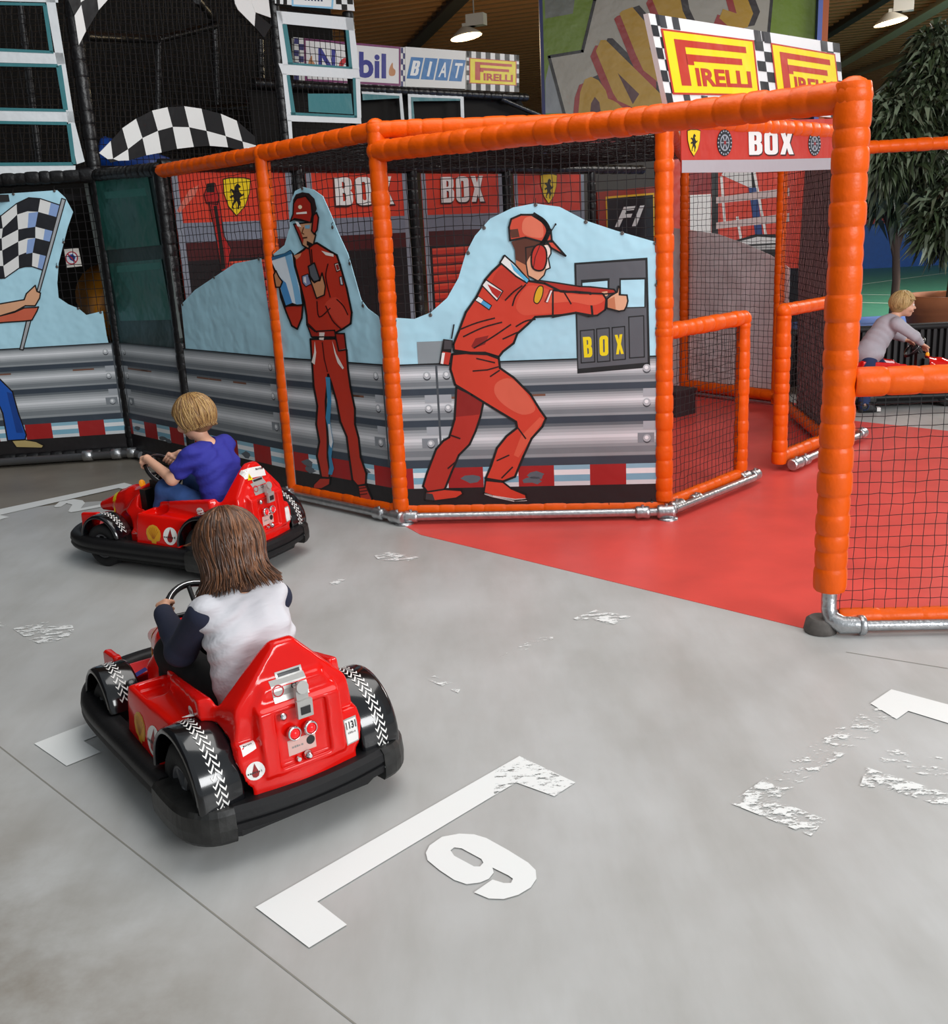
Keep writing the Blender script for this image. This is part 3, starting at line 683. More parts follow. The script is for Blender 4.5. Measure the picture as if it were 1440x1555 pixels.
# ================================================================ PRINTED BANNERS
SKY = mat('sky_vinyl', 'b2dff0', .4, bump=.55, bscale=2.6, var=.05, vscale=2.0, dist=.09)
GREYS = ['1f2429', '343b41', '4b535a', '636a70', '7d8388', '969b9f', 'b0b4b8', 'c9ccd0', 'e0e2e6']
RIDGE = [3, 5, 6, 7, 8, 7, 6, 5, 4, 4, 5, 3, 2, 1]
def guardrail(pr, u0, u1, seed=1, kerb_phase=0., joints=()):
    zs = [.905, .735, .555, .315]
    for a, b in zip(zs[:-1], zs[1:]):
        n = len(RIDGE); dz = (a - b) / n
        for k, gI in enumerate(RIDGE): pr.rect(u0, u1, a - dz * (k + 1), a - dz * k, GREYS[gI], 1)
        pr.rect(u0, u1, b + .0, b + .2 * (a - b), '39434f', 1.2)
    pr.rect(u0, u1, .902, .91, '17181a', 1.3)
    u = u0 - kerb_phase; k = 0; wk = .2
    while u < u1:
        a, b = max(u, u0), min(u + wk, u1)
        if b > a:
            if k % 2 == 0: pr.rect(a, b, .2, .318, 'a31c1c', 1.5)
            else:
                for z0, z1, cc in ((.2, .225, 'd8dde0'), (.225, .262, '7fb2c8'), (.262, .292, 'eef0f2'), (.292, .318, '8fbccf')): pr.rect(a, b, z0, z1, cc, 1.5)
        u += wk; k += 1
    pr.rect(u0, u1, .02, .2, '1c181a', 1.5)
    rnd = random.Random(seed)
    for _ in range(3):
        uu = rnd.uniform(u0, u1 - .2); pr.rect(uu, uu + .16, .71, .722, '7a5240', 1.6)
    for _ in range(3):
        uu = rnd.uniform(u0 + .05, u1 - .2); zz_ = rnd.uniform(.21, .29)
        pts = [pr.S(uu + .07 * math.cos(a) * rnd.uniform(.5, 1), zz_ + .028 * math.sin(a) * rnd.uniform(.4, 1), 1.8) for a in np.linspace(0, 6.0, 9)]
        pr.mb.poly(pts, pr.n, 0, pr.mi('5c646c'))
    for uj, sides in joints:
        pr.rect(uj - .006, uj + .006, .33, .90, '4d5359', 1.7); pr.rect(uj - .075, uj + .075, .69, .735, 'a9aeb4', 1.65); pr.rect(uj - .075, uj + .075, .51, .555, 'a9aeb4', 1.65)
        if uj + .08 < u1 and uj - .09 > u0: pr.rect(uj - .10, uj + .10, .91, 1.03, '8f979c', .5)
        for sd in sides:
            for zj in (.845, .66, .46):
                c = [pr.S(uj + sd * .055 + .021 * math.cos(a), zj + .021 * math.sin(a), 2) for a in np.linspace(0, 2 * math.pi, 13)[:-1]]
                pr.mb.poly([p + Vector((0, 0, -.008)) for p in c], pr.n, 0, pr.mi('43474c'))
                pr.mb.poly([p + pr.n * .0006 for p in c], pr.n, 0, pr.mi('b4b8bd'))
                pr.mb.poly([p * .5 + pr.S(uj + sd * .055 - .004, zj + .006, 2) * .5 + pr.n * .0012 for p in c], pr.n, 0, pr.mi('eef0f2'))
            pr.rect(uj + sd * .06 - .045, uj + sd * .06 + .045, .435, .49, '868c92', 1.8)
def eyelets(pr, pts, parent):
    for x, y in pts:
        mb = MB(); p = pr.P(x, y, 1); mb.lathe([(.007, 0), (.010, .002), (.010, .004), (.006, .005)], p, pr.n, 10); mb.build('eyelet', mat('eyelet_metal', '77706c', .4, metal=.7), parent)
        mb = MB(); mb.tube([p + pr.n * .004, p + pr.n * .008 + Vector((0, 0, .018)), p - pr.n * .01 + Vector((0, 0, .034))], .002, 5); mb.build('cable_tie', NETM, parent)
def rootat(pr, name, label, cat='banner', group='printed race track banners'):
    return thing(name, label, cat, (0, 0, 0), 0, group)

# ---- banner: leaning mechanic
pr = Print(P1, P2, .02); T = rootat(pr, 'printed_banner', 'sky blue banner printed with a leaning red mechanic holding a pit board')
top5 = [(599, 482), (630, 484), (655, 474), (680, 452), (697, 422), (708, 385), (722, 358), (745, 332), (780, 315), (812, 309), (850, 314), (890, 335), (935, 350), (970, 360), (998, 368)]
xl, xr = .012, pr.sz(1006, 700)[0] - .03
bl = [pr.sz(*p) for p in top5]
sheet(pr, top5 + [(1000, 550), (997, 768), (650, 785), (622, 775)], 'sky_sheet', SKY, T)
gp = Print(P1, P2, .02); guardrail(gp, xl, xr, 3, .13, ((gp.sz(666, 600)[0], (-1, 1)), (xr - .0, (-1,)))); gp.build('guardrail_print', T)
Z = lambda pts: zz(pts, 640, 300, 5.538)
Zb = lambda pts: zz(pts, 640, 520, 5.538)
Zs = lambda pts: zz(pts, 840, 370, 7.405)
MR, MR2, MR3, SKN, SKD = 'd23d27', 'b12a1e', '8f1d18', 'e2a987', 'c77a55'
# pit board
pr.poly(Zs([(240, 215), (1060, 155), (1090, 1385), (275, 1455)]), '17181a', 2)
pr.poly(Zs([(262, 235), (1035, 185), (1062, 1330), (285, 1400)]), '5a5c62', 2.5)
for q in ([(315, 405), (635, 385), (630, 580), (320, 600)], [(745, 385), (1042, 378), (1040, 715), (750, 725)]): pr.poly(Zs(q), '17181a', 3)
pr.poly(Zs([(332, 440), (612, 415), (612, 580), (334, 600)]), SKY, 3.4); pr.poly(Zs([(762, 408), (1026, 400), (1024, 705), (765, 712)]), SKY, 3.4)
for x0, y0, x1, y1 in ((308, 975, 470, 1335), (490, 955, 640, 1325), (664, 940, 812, 1305), (850, 820, 1025, 1280)): pr.stroke(Zs([(x0, y0), (x1 - 8, y0 - 14), (x1, y1 - 12), (x0 + 10, y1), (x0, y0)]), 1.7, '17181a', 3)
for ch, q in (('B', [(350, 1275), (445, 1270), (432, 1040), (335, 1045)]), ('O', [(525, 1258), (622, 1252), (618, 1025), (520, 1035)]), ('X', [(708, 1240), (795, 1232), (780, 1012), (690, 1022)])): pr.text(ch, Zs(q), 'f2d90c', 3.6, weight=.035)
# back leg, front leg
pr.poly(Zb([(300, 370), (530, 480), (500, 620), (460, 740), (410, 850), (320, 940), (260, 1080), (200, 1230), (60, 1255), (20, 1200), (50, 1100), (130, 890), (190, 820), (240, 790), (285, 640)]), 'b52d20', 4, line=3.2)
pr.poly(Zb([(300, 380), (530, 480), (490, 600), (290, 620)]), MR3, 4.2)
pr.poly(Zb([(265, 95), (420, 80), (560, 95), (655, 130), (665, 210), (780, 290), (920, 430), (1000, 560), (1050, 630), (1020, 700), (930, 800), (860, 950), (790, 1120), (690, 1160), (545, 1135), (590, 1030), (640, 880), (720, 780), (810, 710), (800, 660), (600, 540), (430, 435), (290, 350), (250, 220)]), MR, 5, line=3.4)
pr.poly(Zb([(640, 330), (760, 300), (900, 440), (960, 560), (850, 600), (700, 520), (620, 420)]), 'dd6149', 5.2, smooth=True)
pr.poly(Zb([(840, 780), (1000, 620), (1035, 640), (930, 790), (820, 960), (780, 940)]), 'de5a40', 5.2)
for st in ([(440, 235), (560, 225), (650, 200)], [(585, 280), (660, 230)], [(470, 130), (620, 165)], [(800, 690), (880, 800)], [(640, 985), (740, 940)], [(680, 1130), (770, 1040)], [(245, 770), (330, 800)], [(230, 1050), (300, 990)]): pr.stroke(Zb(st), 2.2, '2a0c0a', 6)
# shoes
pr.poly(Zb([(545, 1150), (690, 1165), (760, 1220), (880, 1270), (890, 1310), (790, 1320), (600, 1280), (530, 1255)]), MR, 5.5, line=2.6)
pr.poly(Zb([(535, 1250), (600, 1275), (790, 1305), (892, 1300), (890, 1322), (780, 1328), (600, 1290), (535, 1268)]), 'd9d3cf', 6)
pr.poly(Zb([(40, 1250), (200, 1225), (340, 1235), (355, 1265), (300, 1300), (110, 1325), (35, 1315)]), MR, 4.6, line=2.6)
pr.poly(Zb([(35, 1255), (100, 1265), (120, 1320), (40, 1318)]), '3a3638', 5)
# far arm, torso, near arm
pr.poly(Z([(960, 690), (1140, 715), (1330, 745), (1420, 748), (1620, 770), (1640, 800), (1290, 830), (960, 780)]), MR2, 3.6, line=2.2)
pr.poly(Zs([(330, 490), (430, 500), (455, 485), (500, 490), (545, 540), (540, 560), (330, 550)]), MR2, 4)
pr.poly(Zs([(545, 540), (610, 530), (618, 575), (590, 590)]), SKN, 4)
pr.poly(Z([(700, 490), (880, 650), (910, 700), (1040, 720), (1180, 790), (1300, 790), (1420, 800), (1440, 990), (1300, 965), (1180, 985), (960, 1000), (900, 1060), (810, 1140), (780, 1220), (690, 1290), (655, 1335), (540, 1300), (420, 1300), (280, 1280), (275, 1230), (320, 1120), (380, 960), (470, 830), (540, 690), (600, 620), (665, 560)]), MR, 6, line=3.4)
pr.poly(Zs([(0, 520), (120, 530), (300, 550), (560, 560), (598, 620), (585, 740), (500, 800), (400, 812), (260, 770), (0, 820)]), MR, 6.4, line=2.8)
pr.poly(Zs([(-60, 540), (280, 570), (540, 580), (570, 640), (440, 690), (200, 650), (-60, 660)]), 'df5b40', 6.8, smooth=True)
pr.poly(Z([(690, 590), (850, 720), (800, 800), (700, 860), (640, 800), (600, 700)]), 'c23522', 6.2, smooth=True)
pr.poly(Z([(900, 740), (1100, 780), (1240, 850), (1180, 950), (960, 980), (850, 980), (800, 900)]), 'da5038', 6.2, smooth=True)
pr.poly(Z([(460, 1180), (570, 1155), (540, 1230), (440, 1265), (425, 1245)]), MR3, 6.4)
for st in ([(330, 1105), (470, 1050), (620, 1010)], [(360, 1165), (520, 1090), (680, 1045)], [(450, 1260), (600, 1170), (755, 1065)], [(690, 1185), (810, 1130)], [(770, 905), (800, 820), (880, 730)], [(710, 860), (780, 790), (850, 740)], [(800, 1080), (880, 1035), (960, 1020)], [(1200, 790), (1260, 890)]): pr.stroke(Z(st), 2.3, '2a0c0a', 7, True)
pr.poly(Z([(275, 1275), (420, 1300), (540, 1300), (655, 1340), (650, 1325), (540, 1320), (420, 1315), (280, 1300)]), '120c0c', 7)
# collar and patches
pr.poly(Z([(665, 545), (705, 485), (790, 560), (905, 690), (890, 715), (800, 660), (720, 590)]), 'f1efec', 7, line=2.4)
pr.poly(Z([(750, 540), (905, 690), (890, 712), (780, 610)]), '5bb4dc', 7.6)
pr.poly(Z([(515, 735), (550, 690), (690, 785), (640, 865)]), 'f1efec', 7, line=1.6); pr.poly(Z([(560, 725), (680, 790), (645, 845), (600, 800)]), 'b8261f', 7.6)
pr.poly(Z([(460, 860), (485, 830), (595, 905), (575, 940)]), '4fa3d6', 7, line=1.4); pr.poly(Z([(462, 860), (485, 832), (525, 858), (505, 885)]), 'f1efec', 7.6)
pr.poly(Z([(950, 870), (960, 800), (990, 745), (1025, 750), (1020, 820), (985, 885)]), 'e0ac1c', 7, smooth=True, line=1.4)
pr.poly(Z([(1035, 875), (1080, 770), (1110, 775), (1065, 885)]), '8c1c1a', 7); pr.poly(Z([(1050, 875), (1090, 780), (1102, 780), (1065, 878)]), 'efe9e6', 7.5)
# neck, head, cap
pr.poly(Z([(800, 520), (880, 560), (905, 680), (840, 640), (795, 590)]), SKD, 6.6)
pr.poly(Z([(880, 420), (1060, 390), (1090, 400), (1092, 470), (1070, 510), (1085, 590), (1050, 605), (1035, 650), (985, 700), (900, 655), (885, 560)]), SKN, 6.6, line=2)
pr.poly(Z([(1040, 400), (1085, 400), (1088, 470), (1065, 515), (1082, 590), (1050, 600)]), 'f3e3da', 6.9)
pr.poly(Z([(760, 370), (880, 340), (1010, 370), (950, 440), (900, 520), (880, 565), (795, 520), (790, 440)]), '5a2f20', 7)
pr.poly(Z([(740, 250), (760, 180), (840, 145), (950, 145), (1020, 190), (1060, 260), (1090, 270), (1100, 370), (1010, 370), (880, 335), (750, 360)]), 'cf4a33', 7.4, line=3)
pr.poly(Z([(850, 230), (880, 170), (950, 160), (1010, 200), (1030, 300), (1000, 340), (870, 310)]), 'de7358', 7.7, smooth=True)
pr.poly(Z([(750, 270), (815, 262), (830, 330), (760, 340)]), '5a2f20', 7.9)
pr.poly(Z([(1060, 370), (1100, 360), (1215, 490), (1090, 420)]), 'cf4a33', 7.8, line=3)
pr.stroke(Z([(950, 145), (1030, 200), (1070, 270), (1050, 340), (1010, 400)]), 7, '141214', 8, True)
pr.stroke(Z([(1085, 300), (1128, 228)]), 1.6, '141214', 8); pr.disc(*Z([(1130, 226)])[0], 1.6, 1.8, '141214', 8.2)
pr.poly(Z([(930, 480), (960, 410), (1010, 395), (1050, 440), (1055, 530), (1030, 600), (980, 612), (935, 580)]), 'c32f22', 8.4, smooth=True, line=2.4)
pr.stroke(Z([(1000, 400), (960, 500), (945, 590)]), 1.4, '5c1110', 8.8)
# hand, radio
pr.poly(Zs([(605, 620), (650, 580), (720, 540), (735, 475), (750, 490), (745, 570), (830, 575), (840, 640), (825, 700), (800, 745), (740, 755), (605, 720)]), SKN, 8.2, line=2.4)
pr.poly(Zs([(608, 630), (690, 590), (705, 740), (608, 715)]), SKD, 8.5)
pr.poly(Z([(190, 1185), (270, 1195), (240, 1410), (155, 1400)]), '17100f', 7); pr.poly(Z([(200, 1195), (262, 1200), (258, 1270), (195, 1270)]), '4a4548', 7.5); pr.poly(Z([(185, 1290), (255, 1300), (235, 1400), (165, 1390)]), 'c8392a', 7.5); pr.poly(Z([(180, 1300), (205, 1300), (190, 1395), (168, 1390)]), 'f1efec', 7.8)
pr.stroke(Z([(260, 1180), (280, 1065)]), 2, '17100f', 7)
pr.build('mechanic_print', T)
eyelets(pr, [(601, 486), (655, 478), (712, 384), (736, 346), (814, 311), (890, 337), (945, 354), (995, 369), (997, 432), (998, 498), (990, 762), (925, 768), (820, 775), (760, 778)], T)

# ---- banner: standing mechanic
pr = Print(P0, P1, .02); T = rootat(pr, 'printed_banner', 'sky blue banner printed with a standing red mechanic holding a notepad')
top4 = [(416, 388), (436, 372), (444, 345), (444, 310), (452, 290), (464, 284), (480, 288), (494, 298), (506, 325), (518, 355), (532, 385), (542, 420), (552, 455), (562, 468), (578, 480)]
u0, u1 = pr.sz(430, 560)[0] + .02, pr.sz(600, 640)[0] - .03
sheet(pr, top4 + [(600, 545), (610, 770), (450, 745), (425, 520)], 'sky_sheet', SKY, T)
gp = Print(P0, P1, .02); guardrail(gp, .05, (gp.B - gp.A).length - .05, 5, .05, (((gp.B - gp.A).length - .06, (-1,)),)); gp.build('guardrail_print', T)
Z = lambda pts: zz(pts, 400, 270, 5.98)
Zb = lambda pts: zz(pts, 400, 500, 5.182)
D4, D4b, D4d = 'c0321f', 'a4261a', '701611'
# trousers
pr.poly(Zb([(395, 75), (590, 70), (680, 160), (690, 300), (710, 450), (745, 620), (745, 740), (775, 850), (790, 1000), (835, 1130), (830, 1215), (765, 1225), (725, 1180), (700, 1000), (680, 840), (630, 720), (600, 560), (560, 420), (535, 350), (515, 560), (520, 700), (530, 850), (530, 1000), (545, 1100), (545, 1165), (480, 1160), (465, 1080), (445, 990), (465, 880), (440, 740), (450, 600), (420, 440), (410, 280)]), D4, 3, line=3)
pr.poly(Zb([(515, 370), (550, 375), (560, 560), (550, 720), (575, 880), (560, 1000), (580, 1090), (565, 1140), (535, 1135), (545, 1080), (535, 960), (545, 860), (530, 760), (515, 690), (530, 560)]), '3d8db8', 4)
pr.poly(Zb([(535, 740), (550, 740), (572, 880), (560, 930), (545, 900)]), 'e9eef2', 4.4)
for q in ([(430, 90), (442, 180), (430, 275), (405, 255), (425, 180)], [(568, 85), (600, 190), (660, 300), (650, 312), (610, 260), (585, 180)]): pr.poly(Zb(q), 'efe4de', 4.2)
pr.poly(Zb([(590, 30), (665, 30), (680, 155), (620, 165)]), D4b, 4.6, line=2.2); pr.poly(Zb([(625, 158), (680, 148), (680, 158), (622, 168)]), 'efe4de', 5)
pr.poly(Zb([(470, 1165), (550, 1165), (545, 1215), (480, 1250), (415, 1245), (420, 1215)]), D4, 3.4, line=2); pr.poly(Zb([(770, 1225), (830, 1220), (880, 1330), (870, 1350), (790, 1350)]), D4, 3.4, line=2)
for yy in (1245, 1270, 1295): pr.stroke(Zb([(780, yy), (840, yy - 8)]), 1.6, '4a0d0b', 4)
pr.stroke(Zb([(490, 100), (505, 230), (530, 330)]), 1.6, '4a0d0b', 4)
# torso and arms
pr.poly(Z([(315, 710), (400, 650), (440, 610), (520, 590), (640, 665), (700, 700), (730, 790), (790, 1000), (835, 1220), (825, 1320), (760, 1365), (690, 1400), (660, 1440), (480, 1440), (430, 1330), (425, 1250), (405, 1120), (350, 900), (320, 790)]), D4, 5, line=3)
pr.poly(Z([(180, 1000), (235, 1160), (390, 1150), (380, 1270), (340, 1370), (290, 1340), (240, 1220), (190, 1080)]), D4, 4.6, line=2.6)
pr.poly(Z([(590, 1150), (690, 1080), (780, 1180), (820, 1300), (740, 1350), (660, 1260)]), 'cf4330', 5.4, smooth=True)
for st in ([(700, 1100), (760, 1160), (800, 1240)], [(600, 1160), (660, 1290), (740, 1370)], [(470, 650), (480, 780)], [(620, 780), (600, 900), (640, 1080)], [(440, 1320), (520, 1400)], [(520, 1120), (540, 1260), (640, 1180)]): pr.stroke(Z(st), 1.8, '3c0b0a', 6, True)
pr.poly(Z([(430, 1330), (500, 1390), (680, 1380), (690, 1440), (470, 1440)]), D4b, 5.6, line=2); pr.poly(Z([(540, 1400), (590, 1400), (580, 1470), (540, 1465)]), 'e8d9d2', 6)
pr.poly(Z([(560, 660), (670, 690), (672, 715), (600, 700)]), 'efe4de', 6); pr.poly(Z([(310, 705), (380, 680), (370, 710), (335, 740)]), 'd98d6a', 6)
pr.poly(Z([(680, 780), (715, 770), (735, 835), (700, 850)]), 'efe4de', 6, line=1.2); pr.poly(Z([(690, 790), (712, 782), (726, 828), (704, 838)]), '9c2018', 6.3)
pr.poly(Z([(725, 900), (745, 890), (760, 970), (735, 970)]), 'cdd2dc', 6, line=1.2)
pr.poly(Z([(385, 890), (440, 870), (470, 960), (420, 985), (390, 950)]), '8a93b8', 6, line=1.2); pr.poly(Z([(400, 900), (420, 895), (425, 960), (400, 940)]), 'e8e4e8', 6.4)
# notepad
pr.poly(Z([(90, 730), (150, 710), (230, 690), (280, 660), (305, 690), (320, 800), (370, 980), (395, 1150), (340, 1155), (300, 1140), (235, 1165), (190, 1030), (150, 860)]), 'dfe9f2', 7, line=2.6)
pr.poly(Z([(230, 700), (290, 690), (320, 830), (390, 1140), (330, 1150), (300, 980)]), '7db6dd', 7.4); pr.poly(Z([(180, 900), (240, 950), (300, 1140), (235, 1155), (195, 1010)]), '4b92cf', 7.4); pr.poly(Z([(90, 725), (230, 685), (280, 658), (300, 685), (230, 712), (110, 750)]), '2f6a92', 7.6)
pr.poly(Z([(130, 880), (150, 840), (180, 900), (210, 940), (190, 990), (150, 990)]), 'c58a64', 8, line=2)
# hand and radio
pr.poly(Z([(450, 890), (490, 940), (550, 930), (570, 860), (600, 980), (590, 1060), (520, 1090), (490, 1000)]), 'cf8f66', 8, line=2)
pr.poly(Z([(445, 800), (500, 770), (550, 920), (500, 950), (460, 890)]), '5c6068', 7.6, line=2); pr.stroke(Z([(470, 790), (450, 620)]), 1.8, '17100f', 7.5)
# head
pr.poly(Z([(310, 420), (480, 400), (510, 520), (490, 600), (440, 640), (390, 610), (350, 510)]), 'c9936f', 6, line=2.2)
pr.poly(Z([(310, 430), (350, 500), (390, 610), (400, 560), (370, 480), (340, 420)]), 'a4261a', 6.4)
pr.poly(Z([(325, 395), (350, 400), (380, 445), (345, 440)]), 'eef2f4', 6.8); pr.poly(Z([(410, 430), (460, 425), (455, 460), (415, 460)]), '7fa9c0', 6.8)
pr.poly(Z([(430, 570), (490, 600), (470, 625), (430, 610)]), '17100f', 7); pr.stroke(Z([(395, 545), (430, 540)]), 2, '3c1a10', 7); pr.stroke(Z([(400, 450), (385, 500), (405, 510)]), 1.4, '5c3018', 7)
pr.poly(Z([(305, 200), (330, 150), (390, 130), (450, 140), (500, 190), (520, 280), (500, 340), (470, 410), (390, 395), (310, 385), (275, 400), (300, 340)]), '2a1a1c', 6.6)
pr.poly(Z([(310, 230), (340, 185), (420, 165), (470, 230), (480, 330), (465, 405), (380, 380), (320, 370), (280, 395), (305, 330)]), 'a82418', 7, line=2)
pr.disc(*Z([(370, 265)])[0], 3, 3, 'efd9b8', 7.6); pr.poly(Z([(335, 315), (430, 305), (432, 325), (335, 330)]), 'efe4de', 7.6)
pr.poly(Z([(490, 340), (520, 315), (538, 360), (525, 470), (500, 510), (475, 480)]), 'b42a1e', 7.4, line=2.2)
pr.build('mechanic_print', T)
eyelets(pr, [(420, 388), (464, 286), (510, 345), (536, 400), (556, 464), (418, 455), (424, 512), (470, 752), (520, 760), (560, 764)], T)

# ---- banner: plain sky panel left of the orange post
pr = Print(BP, P0, .02); T = rootat(pr, 'printed_banner', 'sky blue banner with a plain curved top beside the green tarpaulin')
sheet(pr, [(279, 462), (300, 440), (330, 420), (360, 400), (400, 392), (418, 520), (450, 745), (330, 700), (300, 680), (285, 520)], 'sky_sheet', SKY, T)
gp = Print(BP, P0, .02); LN = (gp.B - gp.A).length; guardrail(gp, .06, LN - .04, 7, .02, ((LN - .05, (-1,)),)); gp.build('guardrail_print', T)
eyelets(pr, [(282, 462), (330, 421), (398, 393)], T)

# ---- green tarpaulin panel
pr = Print(CLP, BP, .02); T = rootat(pr, 'printed_banner', 'dark green tarpaulin window banner above a printed guardrail')
sheet(pr, [(135, 270), (235, 255), (280, 515), (275, 690), (215, 670), (175, 520)], 'backing_sheet', mat('tarp_dark', '17302e', .4, bump=.4, bscale=4, dist=.05), T)
q = Print(CLP, BP, .024); TEAL = mat('teal_tarp', '1f5a51', .34, bump=.5, bscale=3, dist=.08)
q.poly([(148, 275), (230, 268), (248, 372), (165, 380)], TEAL, 1); q.poly([(170, 400), (250, 393), (266, 485), (187, 487)], TEAL, 1); q.poly([(163, 292), (225, 285), (228, 297), (166, 302)], '2e6f66', 1.5); q.poly([(182, 404), (248, 398), (249, 408), (183, 414)], '2e6f66', 1.5)
q.build('tarp_window', T)
q = Print(CLP, BP, .026)
for a in ([(131, 266), (240, 252), (242, 262), (134, 275)], [(131, 268), (137, 268), (178, 490), (171, 492)], [(236, 256), (242, 256), (283, 512), (276, 514)]): q.poly(a, '9aa3a0', 1.5)
q.build('webbing_edge', T)
gp = Print(CLP, BP, .024); LN = (gp.B - gp.A).length; guardrail(gp, .05, LN - .05, 9, .16, ((.07, (1,)),)); gp.build('guardrail_print', T)

# ---- banner: flag marshal
LFT = (L0P[0] - 1.2, L0P[1] - 1.2 * (CLP[1] - L0P[1]) / (CLP[0] - L0P[0]))
pr = Print(LFT, CLP, .02); T = rootat(pr, 'printed_banner', 'sky blue banner printed with arms waving a checkered flag')
sheet(pr, [(-60, 298), (0, 295), (88, 289), (100, 300), (112, 322), (104, 345), (97, 372), (90, 400), (88, 430), (90, 452), (105, 462), (120, 468), (132, 478), (157, 472), (163, 510), (200, 660), (190, 690), (-60, 700)], 'sky_sheet', SKY, T)
gp = Print(LFT, CLP, .02); LN = (gp.B - gp.A).length; guardrail(gp, .3, LN - .04, 11, .05, ((LN - .05, (-1,)),)); gp.build('guardrail_print', T)
Z = lambda pts: zz(pts, 0, 280, 5.98)
rows = [[(-160, 260), (-100, 300), (20, 285), (160, 175), (270, 122), (375, 130), (550, 188)],
        [(-170, 360), (-100, 420), (35, 400), (165, 275), (260, 245), (355, 250), (525, 298)],
        [(-180, 460), (-100, 510), (25, 490), (175, 410), (255, 395), (330, 385), (487, 425)],
        [(-190, 560), (-100, 620), (30, 600), (175, 520), (255, 490), (330, 487), (460, 520)],
        [(-200, 660), (-100, 740), (40, 740), (178, 645), (240, 620), (305, 620), (425, 650)],
        [(-210, 760), (-110, 860), (55, 850), (182, 760), (240, 745), (300, 745), (392, 775)]]
cols = [0, 1, 2, 3, 5, 6]
for r in range(5):
    for ci in range(len(cols) - 1):
        i, j = cols[ci], cols[ci + 1]
        pts = rows[r][i:j + 1] + rows[r + 1][i:j + 1][::-1]
        pr.poly(Z(pts), 'e6e6e4' if (r + ci) % 2 == 0 else '1d1e24', 3)
        if (r + ci) % 2 == 0 and ci >= 3:
            a, b, c2, d2 = rows[r][j], rows[r + 1][j], rows[r + 1][i], rows[r][i]
            pr.poly(Z([(a[0] * .55 + d2[0] * .45, a[1] * .55 + d2[1] * .45), a, b, (b[0] * .55 + c2[0] * .45, b[1] * .55 + c2[1] * .45)]), '8ba6d6', 3.4)
pr.stroke(Z(rows[0]), 1.6, '17100f', 4); pr.stroke(Z(rows[5]), 1.6, '17100f', 4)
pr.poly(Z([(570, 128), (605, 140), (370, 975), (345, 970)]), 'a9acb0', 4, line=1.6); pr.poly(Z([(250, 1240), (290, 1235), (220, 1500), (190, 1495)]), 'a9acb0', 4, line=1.6)
pr.poly(Z([(-200, 1110), (0, 1085), (230, 1045), (250, 990), (330, 915), (345, 970), (378, 985), (370, 1030), (330, 1100), (240, 1100), (150, 1150), (0, 1195), (-200, 1240)]), 'dfa883', 5, line=2)
pr.poly(Z([(-200, 1230), (0, 1195), (140, 1160), (230, 1120), (330, 1115), (360, 1110), (345, 1150), (300, 1230), (220, 1240), (60, 1250), (-200, 1275)]), 'cf6347', 4.6, line=2)
# printed leg with shoe
Zl = lambda pts: zz(pts, 0, 260, 3.381)
pr.poly(Zl([(-120, 960), (0, 1060), (70, 1130), (100, 1240), (140, 1350), (135, 1375), (45, 1380), (20, 1240), (-20, 1150), (-120, 1090)]), '1a56b4', 4, line=2)
pr.poly(Zl([(40, 1130), (70, 1140), (125, 1340), (90, 1340)]), '133f8c', 4.4)
pr.poly(Zl([(65, 1380), (130, 1375), (190, 1385), (230, 1405), (220, 1418), (90, 1415)]), 'b7a26a', 4, line=1.6)
pr.build('flag_print', T)
eyelets(pr, [(22, 295), (84, 290), (88, 405), (120, 468), (154, 474), (98, 368)], T)
# small prohibition notice behind the cut-out
pr = Print(LFT, CLP, -.08); T2 = thing('notice_sign', 'small white round-symbol prohibition notice in the dark opening', 'sign')
sheet(pr, zz([(555, 590), (685, 580), (718, 745), (575, 760)], 0, 280, 5.98), 'panel', mat('notice_white', 'e8e2da', .5), T2)
c = zz([(625, 670)], 0, 280, 5.98)[0]; pr.disc(c[0], c[1], 9.8, 10.2, 'b5283a', 1); pr.disc(c[0], c[1], 8, 8.4, 'dfe6ee', 1.5)
pr.poly([(c[0] - 6, c[1] - 4), (c[0] + 1, c[1] - 6), (c[0] + 6, c[1] - 2), (c[0] + 4, c[1] + 6), (c[0] - 2, c[1] + 3)], '1d3f93', 2); pr.stroke([(c[0] - 6, c[1] - 6), (c[0] + 6, c[1] + 6)], 2, 'b5283a', 2.5)
pr.build('notice_print', T2)
# ================================================================ BLACK PLAY TOWER (left and behind)
tower = thing('play_tower', 'tall black padded play tower with nets behind the track', 'play tower', (0, 0, 0))
TA, TB = CLP, (CLP[0] + E1.x * 4, CLP[1] + E1.y * 4)
onT = lambda x, y: on_wall(x, y, TA, TB)
def bpad(name, A, B, r=.05, par=tower): return padded(name, A, B, r, BLACKP, par, .09, 10)
t2l, t2r = onT(424, 100), onT(538, 150)
bpad('post', V3(CLP, 0), V3(CLP, 3.7)); bpad('post', V3(BP, 0), V3(BP, 2.12), .048)
bpad('post', V3(t2l, 0), V3(t2l, 3.7)); bpad('post', V3(t2r, 0), V3(t2r, 3.5))
bpad('beam', V3(LFT, 2.12), V3(CLP, 2.14), .06); bpad('beam', V3(CLP, 2.13), V3(BP, 2.1), .05)
bpad('beam', V3(LFT, .05), V3(CLP, .05), .05); bpad('beam', V3(CLP, .05), V3(BP, .05), .05)
bpad('beam', V3(CLP, 2.15), V3(t2r, 2.15)); bpad('beam', V3(t2l, 3.42), V3(t2r, 3.42), .045)
